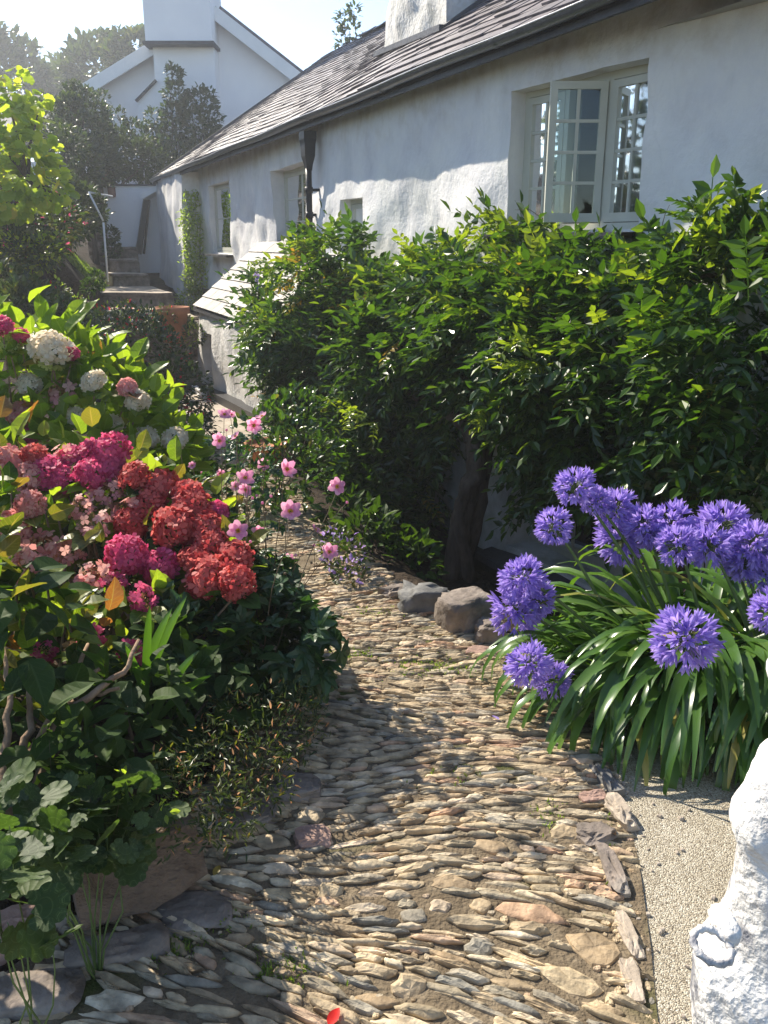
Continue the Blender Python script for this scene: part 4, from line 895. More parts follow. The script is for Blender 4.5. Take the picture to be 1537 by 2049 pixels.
#SECTION plants
# ------------------------------------------------------------------ plants
def B_(l): return [(P(u, v, y), r) for (u, v, y, r) in l]
def pb(mb, name, mats, par): return cb(mb, name, mats, par)
def shrub(name, label, cat, blobs, n, size, mats, rng, tpl=None, group=None, base=None, stems=6, sr=.012, stemmat='bark', tips=True, fol='foliage', ztrim=True, **k):
    C = np.array([b[0] for b in blobs]); bs = np.array(base if base is not None else (C[:, 0].mean(), C[:, 1].mean()), float)[:2]; bz = float(H(bs[0], bs[1]))
    root = thing(name, label, cat, group, (bs[0], bs[1], bz)); mb = MB(); fr = [1/len(mats)]*len(mats)
    if isinstance(mats[0], tuple): fr = [f for _, f in mats]; mats = [m for m, _ in mats]
    p, o = blobpts(blobs, n, rng, inner=k.pop('inner', .5))
    if ztrim: ok = p[:, 2] > H(p[:, 0], p[:, 1])+.01; p, o = p[ok], o[ok]
    kk = rng.choice(len(mats), len(p), p=fr)
    # clumps share a kind: use noise to gather them
    for i in range(len(mats)): leaves(mb, p[kk == i], o[kk == i], size, rng, tpl if tpl is not None else T_OV, i, **k)
    pb(mb, fol, [M[m] for m in mats], root)
    if stems:
        mb = MB(); t = [C[j % len(C)]+rng.normal(size=3)*.35*np.min(blobs[j % len(C)][1]) for j in range(stems)]
        branchy(mb, (bs[0], bs[1], bz-.03), t, sr, rng); pb(mb, 'stems', M[stemmat], root)
    return root
GSR = np.random.default_rng(77)

# ---- flower heads
PET = [(0, 0), ]
def floret_tpl(n=4, w_=.62, cup=.18, L=1.0):
    V = [(0, 0, 0)]; F = []
    for i in range(n):
        a = 2*math.pi*i/n
        for (da, r, z) in ((-w_, .62, cup*.5), (-w_*.5, .98, cup*.9), (w_*.5, .98, cup*.9), (w_, .62, cup*.5)): V.append((math.sin(a+da)*r*L, math.cos(a+da)*r*L, z))
        b = 1+i*4; F += [[0, b, b+1], [0, b+1, b+2], [0, b+2, b+3]]
    return np.array(V, float), [F], np.zeros((len(V), 2))
T_FLO = floret_tpl(4, .62, .16); T_FLO2 = floret_tpl(4, .66, -.1)
T_PET5 = floret_tpl(5, .52, .35)
def mophead(seed, R_=.073, n=105, fs=.0235, flat=.82, part=1.0):
    r = np.random.default_rng(seed); i = np.arange(n)+.5; ph = np.arccos(1-1.62*i/n); th = np.pi*(1+5**.5)*i
    d = np.stack([np.cos(th)*np.sin(ph), np.sin(th)*np.sin(ph), np.cos(ph)], 1); d = unit(d+.10*r.normal(size=d.shape))
    p = d*(R_*(1+.09*noise(d*2.2+seed)+.05*r.normal(size=n))[:, None])*(1, 1, flat); nn = unit(d+.32*r.normal(size=d.shape)); t = unit(np.cross(nn, randdir(n, r)))
    Mx = np.stack([t, np.cross(nn, t), nn], -1)*(fs*r.uniform(.8, 1.2, n))[:, None, None]
    mb = MB(); mb.inst(T_FLO, Mx, p, 0); 
    th = np.linspace(0, 2*np.pi, 9); rr = np.array([0.01, .5, .62, .5, .01]); zz = np.array([-.5, -.3, 0, .35, .5])   # heart of stalks inside
    mb.grid(np.stack([np.stack([np.cos(th)*q*R_, np.sin(th)*q*R_, np.full(9, z*R_)], 1) for q, z in zip(rr, zz)]), 1, True, flip=True)
    return mb
def lacecap(seed, R_=.07, n=30, fs=.025):
    r = np.random.default_rng(seed); mb = MB(); a = r.uniform(0, 2*np.pi, n); q = np.sqrt(r.uniform(.22, 1, n)); p = np.stack([np.cos(a)*q*R_, np.sin(a)*q*R_, .016*r.normal(size=n)-.3*R_*q*q], 1)
    nn = unit(np.stack([np.cos(a)*q*.7, np.sin(a)*q*.7, np.ones(n)], 1)+.5*r.normal(size=(n, 3))); t = unit(np.cross(nn, randdir(n, r)))
    mb.inst(T_FLO2, np.stack([t, np.cross(nn, t), nn], -1)*(fs*r.uniform(.7, 1.15, n))[:, None, None], p, 0)
    m = 60; a = r.uniform(0, 2*np.pi, m); q = np.sqrt(r.uniform(0, 1, m)); p = np.stack([np.cos(a)*q*R_*.7, np.sin(a)*q*R_*.7, .006*r.normal(size=m)-.15*R_*q*q], 1)
    nn = unit(np.array((0, 0, 1))+.3*r.normal(size=(m, 3))); t = unit(np.cross(nn, randdir(m, r))); mb.inst(T_FLO, np.stack([t, np.cross(nn, t), nn], -1)*.0045, p, 1)
    for k in range(14):
        e = p[k*4]; mb.tube([(0, 0, -R_*.8), e*(.6, .6, 1)-(0, 0, R_*.35), e], .0012, 3, 1)
    return mb
HEADS = {}
def head_mesh(kind, var):
    key = (kind, var)
    if key not in HEADS:
        mat = {'crimson': 'crimson', 'magenta': 'magenta', 'cream': 'cream', 'lime': 'limehead', 'pale': 'palepink', 'lace': 'palepink', 'lacem': 'magenta', 'palecream': 'cream'}[kind]
        mb = lacecap(var*7+3, ) if kind.startswith('lace') or kind == 'pale' and var == 2 else mophead(var*5+1+hash(kind) % 1*0, n=105)
        HEADS[key] = (mb, [M[mat], M['orangebit'] if kind.startswith('lace') or kind == 'pale' else M['greenstem']])
    return HEADS[key]
HMESH = {}
def put_head(root, kind, var, pos, dia, rng, d=(0, 0, 1)):
    key = (kind, var)
    mb, mats = head_mesh(kind, var)
    if key not in HMESH: o = mb.build('flower_head', mats); HMESH[key] = o.data
    else: o = bpy.data.objects.new('flower_head', HMESH[key]); COL.objects.link(o)
    o.parent = root; o.location = Vector(pos)-root.location; s_ = dia/.15; o.scale = (s_, s_, s_*rng.uniform(.9, 1.05))
    o.rotation_euler = (Vector(d)+Vector(rng.normal(size=3)*.25)).to_track_quat('Z', 'Y').to_euler(); return o

HEADL = {'front': [
 ('crimson', 319, 974, 66), ('crimson', 385, 1014, 64), ('crimson', 350, 1055, 74), ('crimson', 412, 1060, 64), ('crimson', 425, 1093, 60), ('crimson', 469, 1117, 62), ('crimson', 421, 1155, 82), ('crimson', 475, 1166, 60), ('crimson', 268, 952, 52), ('crimson', 375, 985, 50), ('crimson', 395, 1120, 60), ('crimson', 300, 1010, 56),
 ('magenta', 223, 907, 66), ('magenta', 180, 912, 54), ('magenta', 98, 947, 60), ('magenta', 216, 938, 58), ('magenta', 146, 925, 56), ('magenta', 183, 948, 52), ('magenta', 437, 1024, 38), ('magenta', 252, 1110, 68), ('magenta', 321, 1134, 62), ('magenta', 128, 960, 50),
 ('pale', 17, 928, 62), ('pale', 133, 905, 52), ('lace', 212, 976, 62), ('lace', 242, 1007, 78), ('lace', 183, 1045, 62), ('pale', 17, 1064, 66), ('lace', 83, 1082, 84), ('lace', 129, 1102, 62), ('lace', 187, 1147, 64), ('lacem', 228, 1160, 54), ('lacem', 290, 1196, 56), ('pale', 60, 955, 50), ('pale', 60, 1010, 48), ('crimson', 70, 915, 44), ('magenta', 30, 1050, 46), ('crimson', 260, 1050, 54), ('lace', 40, 1130, 60), ('lace', 160, 1010, 50),
 ('lacem', 91, 1300, 44), ('lacem', 180, 1277, 52), ('lace', 196, 1327, 48), ('lacem', 266, 1298, 52)],
 'back': [('cream', 102, 697, 70), ('lime', 17, 685, 42), ('lime', 104, 722, 44), ('lace', 119, 780, 68), ('cream', 187, 764, 46), ('cream', 275, 802, 44), ('cream', 350, 878, 46), ('cream', 292, 876, 44), ('magenta', 4, 652, 36), ('pale', 40, 828, 46), ('lime', 372, 963, 30), ('magenta', 144, 707, 26), ('pale', 255, 775, 34), ('magenta', 40, 672, 30), ('cream', 78, 905, 34), ('cream', 60, 770, 40), ('cream', 225, 850, 38), ('cream', 150, 835, 36), ('magenta', 60, 870, 34)]}
def hydrangea(key, label, Yf, blobs, n, mats, base, seed, group, ls=.125):
    rng = np.random.default_rng(seed); bz = float(H(*base)); root = thing('hydrangea', label, 'hydrangea', group, (base[0], base[1], bz))
    hp = []
    for i, (kind, u, v, dpx) in enumerate(HEADL[key]):
        Y = Yf(u, v)+rng.uniform(-.05, .05); c = P(u, v, Y); dist = np.linalg.norm(c-(0, 0, CAM_Z)); dia = dpx/FPX*dist*(1.1 if key == 'front' else 1.0)
        put_head(root, kind, i % 3, c, dia, rng, d=(rng.normal()*.2, -.45, .8)); hp.append((c, dia))
    mb = MB(); mt = [m for m, _ in mats]; fr = [f for _, f in mats]
    p, o = blobpts(blobs, n, rng, inner=.45, cut=.66); ok = (p[:, 2] > H(p[:, 0], p[:, 1])+.03)
    hc = np.array([c for c, _ in hp]); hd = np.array([d for _, d in hp]); cp = np.array((0, 0, CAM_Z))
    # keep leaves from growing through or right in front of the blooms
    for c, dm in zip(hc, hd):
        ax = unit(cp-c); q = p-c; al = q @ ax; rr = np.linalg.norm(q-al[:, None]*ax, axis=1); ok &= ~((rr < dm*.50) & (al > -.02) & (al < .35)); ok &= np.linalg.norm(q, axis=1) > dm*.5
    p, o = p[ok], o[ok]; kk = rng.choice(len(mt), len(p), p=fr)
    for i in range(len(mt)): leaves(mb, p[kk == i], o[kk == i], ls, rng, T_HYD, i, up=.55, out=.7, rnd=.55, droop=.15, nup=.6)
    # collar leaves below each bloom
    for c, dm in hp:
        k = 5; a = rng.uniform(0, 6.28, k); dd = np.stack([np.cos(a), np.sin(a), np.full(k, .15)], 1); pp = c+dd*dm*.15-(0, 0, dm*.45)
        kk = rng.choice(len(mt), p=fr); mb.inst(T_HYD[rng.integers(0, 3)], frames(dd, np.tile((0, 0, 1.), (k, 1))+.3*rng.normal(size=(k, 3)))*(.11*rng.uniform(.7, 1.1, k))[:, None, None], pp, kk)
    pb(mb, 'foliage', [M[m] for m in mt], root)
    mb = MB(); b3 = np.array((base[0], base[1], bz-.05))
    for c, dm in hp:
        b4 = b3+np.array((rng.uniform(-.25, .25), rng.uniform(-.2, .2), 0)); m1 = b4*.4+c*.6; m1[2] = b4[2]*.5+c[2]*.5; mb.tube([b4, (b4+m1)/2+rng.normal(size=3)*.02, m1, c*.85+m1*.15-(0, 0, .03), c-(0, 0, dm*.3)], [.008, .007, .005, .004, .003], 5)
    pb(mb, 'stems', M['palebark'], root); return root
HG = 'hydrangeas in the left bed'
hydrangea('front', 'hydrangea with crimson, magenta and faded pink heads beside the path', lambda u, v: np.interp(v, [880, 1000, 1150, 1330], [3.35, 3.1, 2.75, 2.3]),
  B_([(60, 1010, 3.15, .34), (190, 1030, 3.2, .36), (300, 1075, 3.15, .33), (400, 1120, 3.2, .27), (70, 1150, 2.75, .34), (220, 1180, 2.85, .34), (350, 1220, 2.9, .28), (20, 1290, 2.35, .25), (-120, 1100, 2.9, .38), (-140, 1250, 2.5, .32), (-60, 1000, 3.2, .36), (-150, 1120, 2.25, .24), (-220, 1250, 2.0, .3), (-170, 1010, 2.4, .28), (450, 1165, 2.95, .18), (170, 1330, 2.5, .20), (440, 1190, 3.2, .22)]), 1150, [('hydleafred', .40), ('hydleaf', .48), ('darkleaf', .12)], (-1.05, 2.85), 5, HG, .098)
hydrangea('back', 'taller hydrangea with cream and lime heads over bright green sunlit leaves', lambda u, v: 3.92,
  B_([(20, 770, 4.3, .40), (120, 800, 4.3, .42), (220, 850, 4.3, .36), (300, 900, 4.3, .27), (345, 935, 4.2, .16), (60, 880, 4.1, .4), (180, 900, 4.0, .35), (-60, 760, 4.3, .4)]), 1250, [('hydleaf', .93), ('hydleafred', .07)], (-1.75, 4.3), 6, HG)
# upright sunlit shoots topping the back hydrangea are part of its foliage spread above

# ---- tall woody stems of the front hydrangea, foreground left
rng = np.random.default_rng(31)
sh = thing('old_shrub', 'old shrub with bare peeling brown stems and big dark leaves at the left edge', 'shrub', None, (-.95, 1.9, .1))
mb = MB()
for (q) in ([(60, 1620, 1.75), (95, 1500, 1.9), (130, 1400, 2.0), (160, 1330, 2.15), (175, 1290, 2.25)], [(20, 1640, 1.7), (50, 1520, 1.85), (100, 1440, 1.95), (150, 1370, 2.05), (210, 1330, 2.2)], [(0, 1600, 1.7), (10, 1500, 1.8), (20, 1400, 1.9), (10, 1300, 2.0)],
            [(115, 1440, 1.98), (150, 1400, 2.05), (235, 1375, 2.1)], [(95, 1470, 1.95), (170, 1400, 2.0), (250, 1340, 2.1), (280, 1280, 2.2)], [(40, 1560, 1.8), (60, 1450, 1.9), (60, 1330, 2.0)]):
    pts = np.array([P(*a) for a in q]); t = np.linspace(0, 1, len(pts)); tt = np.linspace(0, 1, 12); pts = np.stack([np.interp(tt, t, pts[:, i]) for i in range(3)], 1)+rng.normal(size=(12, 3))*.004
    mb.tube(pts, np.linspace(.013, .005, 12), 7)
pb(mb, 'stems', M['palebark'], sh); mb = MB()
p, o = blobpts(B_([(-20, 1250, 2.1, .22), (20, 1380, 1.95, .20), (-10, 1480, 1.8, .16), (60, 1240, 2.3, .18)]), 60, rng, inner=.3); leaves(mb, p, o, .12, rng, T_HYD, 0, up=.1, droop=.5); pb(mb, 'foliage', M['darkleaf'], sh)

# ---- Japanese anemones
rng = np.random.default_rng(41)
def anem_flower(seed):
    r = np.random.default_rng(seed); mb = MB(); n = 6
    for i in range(n):
        a = 2*math.pi*i/n+r.normal()*.1; cup = r.uniform(.25, .6); L = r.uniform(.9, 1.08); s_ = np.linspace(0, 1, 6); V = []
        for t in s_:
            ww = .40*math.sin(math.pi*min(.08+t*.86, 1))**.7
            for k_ in (-1, 0, 1): V.append((k_*ww, t*L, cup*t*t*.8+abs(k_)*.07+.03*math.sin(5*t+k_+seed)))
        V = np.array(V); c, s2 = math.cos(a), math.sin(a); V = V @ np.array([[c, s2, 0], [-s2, c, 0], [0, 0, 1]])+(0, 0, .012*i)
        mb.add(V, [[[j*3+q, j*3+q+1, j*3+q+4, j*3+q+3] for j in range(5) for q in (0, 1)]], 0, True)
    d = randdir(40, r); d[:, 2] = np.abs(d[:, 2])+.2; d = unit(d); mb.inst(T_KITE, frames(d, randdir(40, r))*.26, d*.05+(0, 0, .05), 1)
    rock_mesh(mb, (0, 0, .10), (.10, .10, .09), r, 2, 0, .05, 8, 6); return mb
AF = [anem_flower(s).build('flower', [M['anem'], M['yellow'], M['greenstem']]) for s in range(4)]; AFU = [False]*4
FL = [(449, 830, 24), (507, 851, 31), (440, 882, 29), (472, 874, 22), (525, 834, 24), (527, 930, 24), (573, 940, 36), (676, 974, 33), (440, 947, 18), (431, 970, 16), (472, 974, 20), (492, 980, 26), (490, 957, 34), (460, 1009, 22), (581, 1024, 40), (477, 1063, 38), (517, 1063, 26), (630, 1061, 26), (659, 1105, 32), (578, 1118, 20), (360, 909, 15), (385, 932, 15), (463, 830, 14)]
an = thing('anemone', 'pink Japanese anemones on tall wiry stems leaning over the path', 'anemone', None, (-.48, 3.0, .12)); st = MB()
broots = [np.array((x, y, float(H(x, y)))) for x, y in ((-.55, 2.9), (-.62, 3.15), (-.50, 3.3), (-.68, 3.4), (-.48, 2.75))]
for i, (u, v, dpx) in enumerate(FL):
    Y = float(np.clip(np.interp(dpx, [14, 40], [3.5, 2.75])+rng.uniform(-.1, .1), 2.6, 3.6)); c = P(u, v, Y); dist = np.linalg.norm(c-(0, 0, CAM_Z)); s_ = dpx/FPX*dist/2*1.12
    k = i % 4
    if not AFU[k]: o = AF[k]; AFU[k] = True
    else: o = bpy.data.objects.new('flower', AF[k].data); COL.objects.link(o)
    o.parent = an; o.location = Vector(c)-an.location; o.scale = (s_,)*3
    dr = Vector((rng.normal()*.5+.2, -.75+rng.normal()*.4, .55+rng.normal()*.3)); o.rotation_euler = dr.to_track_quat('Z', 'Y').to_euler()
    b = broots[int(np.argmin([abs(q[0]-c[0])+rng.uniform(0, .15) for q in broots]))]; top = c-np.array(dr.normalized())*.006; h = top[2]-b[2]
    mid = b*.55+top*.45+np.array((0, 0, .06)); tt = np.linspace(0, 1, 12)[:, None]; pts = (1-tt)**2*b+2*tt*(1-tt)*mid+tt*tt*top+np.concatenate([np.zeros((1, 3)), rng.normal(size=(10, 3))*.004, np.zeros((1, 3))])
    st.tube(pts, np.linspace(.0028, .0012, 12), 5)
    for q in range(2):   # side stalks with round buds
        j = rng.integers(6, 10); e = pts[j]+np.array((rng.normal()*.05, rng.normal()*.04, rng.uniform(.04, .12))); st.tube([pts[j], (pts[j]+e)/2+(0, 0, -.008), e], .001, 4)
        rock_mesh(st, e, (.0055,)*3, rng, 0 if q else 1, 0, .05, 6, 5)
pb(st, 'stems', [M['redstem'], M['anem']], an)
mb = MB(); p, o = blobpts(B_([(440, 1230, 3.05, .24), (530, 1270, 2.85, .22), (480, 1180, 3.2, .22), (590, 1300, 2.75, .17), (400, 1290, 2.75, .25), (530, 1190, 3.1, .15), (620, 1330, 2.7, .11), (560, 1220, 2.95, .13)]), 560, rng, inner=.4)
ok = p[:, 2] > H(p[:, 0], p[:, 1])+.02; leaves(mb, p[ok], o[ok], .13, rng, T_PALM, 0, up=.25, droop=.45, rnd=.6); 
p, o = blobpts(B_([(470, 900, 3.4, .16), (510, 960, 3.3, .16), (450, 990, 3.3, .16), (500, 1040, 3.2, .16), (480, 1110, 3.1, .14)]), 150, rng, inner=.1); leaves(mb, p, o, .06, rng, T_PALM, 0, up=.25, droop=.45, rnd=.9)
pb(mb, 'foliage', M['anemleaf'], an)

# ---- strap leaves among the left plants (montbretia)
def strapleaf(mb, b, d, L, w0, rng, mat=0, bend=1.0, seg=11, el=1.15):
    d = np.array((d[0], d[1], 0.)); d = unit(d); sd_ = np.array((-d[1], d[0], 0)); pts = []; ang = el; p = np.array(b, float); ds = L/seg; tw = rng.uniform(-.5, .5)
    for i in range(seg+1):
        pts.append(p.copy()); p = p+ds*(d*math.cos(ang)+np.array((0, 0, 1))*math.sin(ang)); ang -= bend*(.08+.26*(i/seg))*rng.uniform(.8, 1.2)
    pts = np.array(pts); t = np.linspace(0, 1, seg+1); ww = w0*np.minimum(1, .55+t*2)*np.clip((1-t)*3.0, .03, 1)**.6
    tg = unit(np.gradient(pts, axis=0)); nn = unit(np.cross(np.tile(sd_, (seg+1, 1)), tg)*-1); s2 = sd_*np.cos(tw*t)[:, None]+nn*np.sin(tw*t)[:, None]; nn = unit(np.cross(tg, s2)); nn *= np.sign(nn[:, 2:]+1e-6)
    g = np.stack([pts-s2*ww[:, None]/2+nn*ww[:, None]*.13, pts, pts+s2*ww[:, None]/2+nn*ww[:, None]*.13], 1); mb.grid(g, mat, True)
rng = np.random.default_rng(51); cr = thing('montbretia', 'clump of bright sword-shaped leaves under the hydrangea heads', 'montbretia', None, (-.68, 2.45, .13)); mb = MB()
c0m = P(285, 1430, 2.35)
for (u, v) in ((375, 1190), (345, 1215), (415, 1365), (425, 1350), (300, 1210), (400, 1300), (250, 1290), (330, 1400), (380, 1420)):
    e = P(u, v, 2.35+rng.uniform(-.1, .1)); b = c0m+rng.normal(size=3)*.02; t = np.linspace(0, 1, 10)[:, None]; mid = (b+e)/2+(0, 0, .05); q = (1-t)**2*b+2*t*(1-t)*mid+t*t*e; ww = .013*np.sin(np.pi*np.clip(t*.93+.07, 0, 1))**.6
    s2 = unit(np.cross(e-b, (0, 1., .2))); mb.grid(np.stack([q-s2*ww, q+(0, -.003, 0), q+s2*ww], 1), 0, True)
pb(mb, 'leaves', M['strap'], cr)

# ---- low plants of the left bed (each a plant of its own)
LB = 'low plants along the left bed'
def low(name, label, cat, bl, n, size, mats, seed, tpl, **k): return shrub(name, label, cat, B_(bl), n, size, mats, np.random.default_rng(seed), tpl=tpl, group=LB, **k)
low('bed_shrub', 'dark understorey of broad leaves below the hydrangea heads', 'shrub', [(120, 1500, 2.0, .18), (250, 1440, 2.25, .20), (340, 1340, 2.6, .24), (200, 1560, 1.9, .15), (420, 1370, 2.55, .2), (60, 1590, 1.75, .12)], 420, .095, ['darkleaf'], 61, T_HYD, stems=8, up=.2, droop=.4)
low('geranium', 'fine-leaved geranium with orange seed heads spilling over the path edge', 'geranium', [(480, 1470, 2.35, .17), (560, 1450, 2.4, .15), (420, 1540, 2.1, .16), (520, 1540, 2.15, .13), (350, 1600, 1.9, .15), (440, 1620, 1.9, .12), (610, 1420, 2.5, .09), (560, 1390, 2.6, .13), (500, 1400, 2.6, .15)], 3600, .026, [('fineleaf', .9), ('orangebit', .07), ('hydleafred', .03)], 62, T_NARROW, stems=24, sr=.003, stemmat='redstem', up=.3, droop=.2, rnd=1.0, inner=.2)
low('round_leaf_plant', 'dark green soft round-leaved plant in the bottom left bed', 'plant', [(40, 1670, 1.5, .09), (150, 1650, 1.65, .09), (225, 1660, 1.65, .07), (270, 1620, 1.75, .07), (90, 1710, 1.45, .06)], 170, .065, ['roundleaf'], 63, T_ROUND, stems=10, sr=.003, stemmat='greenstem', up=.25, droop=.25, nup=1.2)
low('lady_mantle', 'pale green scalloped leaves at the left edge above the pinkish rock', 'plant', [(-10, 1750, 1.28, .06), (20, 1830, 1.25, .05), (120, 1870, 1.28, .03), (-30, 1640, 1.3, .06)], 34, .08, ['roundleaf'], 64, T_ROUND, stems=5, sr=.003, stemmat='greenstem', up=.25, droop=.25, nup=1.2, inner=.3)
low('yellow_sprig', 'sprigs of small yellowish leaves threading through the dark left bed', 'plant', [(130, 1560, 1.75, .05), (150, 1530, 1.75, .05), (240, 1580, 1.75, .05), (60, 1560, 1.7, .04), (330, 1600, 1.75, .04), (110, 1460, 1.8, .05)], 90, .026, ['roseleaf'], 65, T_OV, stems=7, sr=.0015, stemmat='redstem', up=.4, droop=.1, rnd=.9, inner=.1)
low('ground_herb', 'small herb with lilac flowers at the shaded right edge of the path', 'herb', [(690, 1110, 4.3, .13), (700, 1150, 4.2, .10), (670, 1090, 4.4, .1)], 420, .035, [('mixleaf', .8), ('lilac', .2)], 66, T_OV, stems=5, sr=.002, stemmat='greenstem')
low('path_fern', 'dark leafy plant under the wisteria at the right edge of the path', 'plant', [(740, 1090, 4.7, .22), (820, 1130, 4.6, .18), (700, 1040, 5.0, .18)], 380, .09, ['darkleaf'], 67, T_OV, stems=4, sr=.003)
low('path_shrub', 'leafy shrub with small white blotches behind the pink anemones', 'shrub', [(555, 890, 5.6, .30), (590, 840, 5.9, .25), (540, 960, 5.5, .2), (600, 930, 5.5, .28)], 900, .07, [('wist', .8), ('mixleaf', .2)], 68, T_OV, stems=6, sr=.006, base=(-.75, 5.6))
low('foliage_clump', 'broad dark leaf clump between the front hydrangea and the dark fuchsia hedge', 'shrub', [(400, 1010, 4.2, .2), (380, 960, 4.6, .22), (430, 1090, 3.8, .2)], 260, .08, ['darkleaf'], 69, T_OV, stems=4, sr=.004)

# ---- fuchsia hedge and bank shrubs
rng = np.random.default_rng(71)
FB = B_([(210, 720, 8.2, .50), (280, 740, 8.2, .48), (340, 790, 8.0, .42), (230, 830, 7.6, .50), (320, 870, 7.6, .42), (375, 860, 7.6, .28), (270, 690, 8.4, .42), (330, 720, 8.3, .3), (180, 800, 7.6, .5), (350, 930, 7.0, .35), (390, 800, 8.0, .2)])
fu = shrub('fuchsia_hedge', 'dense dark fuchsia hedge with tiny red flowers beside the path', 'fuchsia', FB, 7500, .055, [('fuchleaf', .96), ('redflower', .04)], rng, tpl=T_OV, stems=12, sr=.02, base=(-2.5, 8.0), droop=.5)
BG = 'shrubs on the steep left bank'
def bank(label, bl, n, size, mats, seed, tpl=None, name='bank_shrub', cat='shrub', **k): return shrub(name, label, cat, [(c, r*.85) for c, r in B_(bl)], n, size, mats, np.random.default_rng(seed), tpl=tpl, group=BG, **k)
bank('dark ferny shrub low on the bank behind the cream hydrangea', [(50, 640, 9.0, .50), (125, 670, 8.8, .42), (10, 590, 9.5, .42), (160, 675, 9.3, .26)], 3000, .10, ['mixleaf', 'fuchleaf'], 72)
bank('grey-green shrub with a few pink flowers under the lime green tree', [(20, 430, 10.8, .5), (90, 455, 10.8, .5), (10, 490, 10.3, .45), (120, 440, 11.2, .35)], 2400, .09, [('mixleaf', .95), ('magenta', .05)], 73)
bank('yellowish-flowering shrub in the middle of the bank', [(30, 510, 10.0, .33), (80, 505, 10.0, .26), (105, 492, 10.4, .16)], 1100, .08, [('mixleaf', .7), ('figleaf', .3)], 74)
bank('rounded dark green bush at the near edge of the little lawn', [(192, 560, 11.4, .13), (180, 575, 11.2, .12)], 260, .07, ['darkleaf'], 75)
bank('low green cover along the foot of the bank beside the steps', [(215, 640, 11.2, .24), (250, 630, 11.6, .2), (150, 628, 11.0, .28), (112, 600, 11.0, .3), (185, 635, 11.2, .25), (290, 640, 11.4, .22), (330, 638, 11.5, .2), (170, 660, 10.0, .4), (100, 690, 9.0, .4)], 2200, .06, [('mixleaf', .85), ('roseleaf', .08), ('redflower', .07)], 76)
bank('dark shrub under the handrail at the top of the bank', [(160, 425, 14.5, .5), (120, 410, 14.5, .6), (110, 440, 14.0, .5)], 2600, .10, ['treeleaf'], 77)
bank('leafy plant growing beside the terracotta pot at the terrace wall', [(390, 670, 11.6, .2), (370, 645, 11.8, .14), (300, 650, 11.5, .14)], 500, .06, [('mixleaf', .8), ('roseleaf', .2)], 78, stems=3)
# lawn patch: grass
rng = np.random.default_rng(81)
n = 12000
a = rng.random((n, 2)); yy = 14.0+2.8*a[:, 0]+(a[:, 1]-.5)*1.7; xx = rv(128, 540)[0]*(1-a[:, 0])+rv(262, 540)[0]*a[:, 0]; pp = np.stack([xx*yy, yy, yy*0], 1); pp[:, 2] = H(pp[:, 0], pp[:, 1])
mb = MB(); d = unit(np.array((0, 0, 1))+.35*rng.normal(size=(n, 3))); mb.inst(T_NARROW, frames(d, randdir(n, rng))*(.085*rng.uniform(.6, 1.2, n))[:, None, None], pp, 0); tag(mb.build('lawn_grass', M['grass']), kind='stuff')

# ---- wisteria
rng = np.random.default_rng(91)
wi = thing('wisteria', 'big old wisteria with glossy divided leaves sprawling over the front of the cottage', 'wisteria', None, (.35, 5.6, -.6))
WBL = [  # u, v, Y, r
 (590, 600, 8.0, .34), (640, 540, 8.0, .36), (665, 505, 8.0, .30), (600, 640, 7.9, .44), (560, 620, 8.3, .3), (555, 585, 8.6, .30), (585, 545, 8.6, .25), (530, 640, 8.7, .24), (560, 660, 8.5, .28), (590, 710, 7.8, .38), (700, 590, 7.9, .5), (760, 600, 7.5, .45), (640, 780, 7.5, .44), (610, 860, 7.1, .30), (700, 700, 7.4, .55),
 (840, 590, 7.0, .42), (800, 700, 6.8, .55), (930, 560, 6.4, .42), (1000, 520, 6.0, .36), (1010, 480, 6.0, .24), (900, 660, 6.4, .5), (1000, 620, 5.9, .45), (1080, 560, 5.6, .38), (1160, 560, 5.3, .36), (1240, 560, 5.0, .32),
 (1100, 640, 5.4, .45), (1200, 640, 5.0, .45), (1310, 560, 4.7, .34), (1290, 640, 4.7, .42), (1380, 500, 4.5, .30), (1385, 435, 4.4, .17), (1400, 600, 4.4, .42), (1470, 520, 4.3, .32), (1520, 490, 4.1, .28), (1500, 620, 4.1, .40), (1580, 560, 3.9, .4),
 (1000, 690, 5.8, .38), (1120, 740, 5.2, .40), (1180, 800, 5.0, .36), (1100, 850, 5.1, .25), (1160, 890, 5.0, .25), (1085, 925, 5.0, .14), (1260, 760, 4.7, .38), (1250, 860, 4.6, .28), (1360, 720, 4.4, .36), (1450, 720, 4.2, .36), (1540, 720, 4.0, .36),
 (760, 820, 6.4, .45), (840, 780, 6.2, .42), (720, 900, 6.2, .42), (790, 900, 6.0, .36), (660, 860, 6.8, .4), (690, 970, 6.0, .32), (770, 1000, 5.8, .28), (830, 960, 5.8, .20), (640, 940, 6.2, .28), (895, 740, 6.1, .2), (730, 1060, 5.5, .25), (1350, 830, 4.4, .22)]
bl = B_(WBL)
bl = [(c-np.array((0, 0, .13+.10*float(sstep(c[0], .8, 1.4)))), r*.86) for c, r in bl]
cm_ = np.array((0, 0, CAM_Z)); kf_ = lambda c: 1+.13*float(sstep(1.0-c[2], 0, .9))-.015
bl = [(cm_+(c-cm_)*kf_(c), r*.95*kf_(c)) for c, r in bl]; p, o = blobpts(bl, 7000, rng, inner=.55, cut=.70)
# leave out what would be inside the wall
keep = (p[:, 0] < wx(p[:, 1])-.05) & (p[:, 2] > H(p[:, 0], p[:, 1])+.15); p, o = p[keep], o[keep]
hole_n = noise(p*2.4+3.3, 4); hn2 = noise(p*4.6+9.1, 6); ok = (hole_n < .40) & (hn2 < .42); p, o = p[ok], o[ok]
mb = MB(); a, b = rv(0, 0)
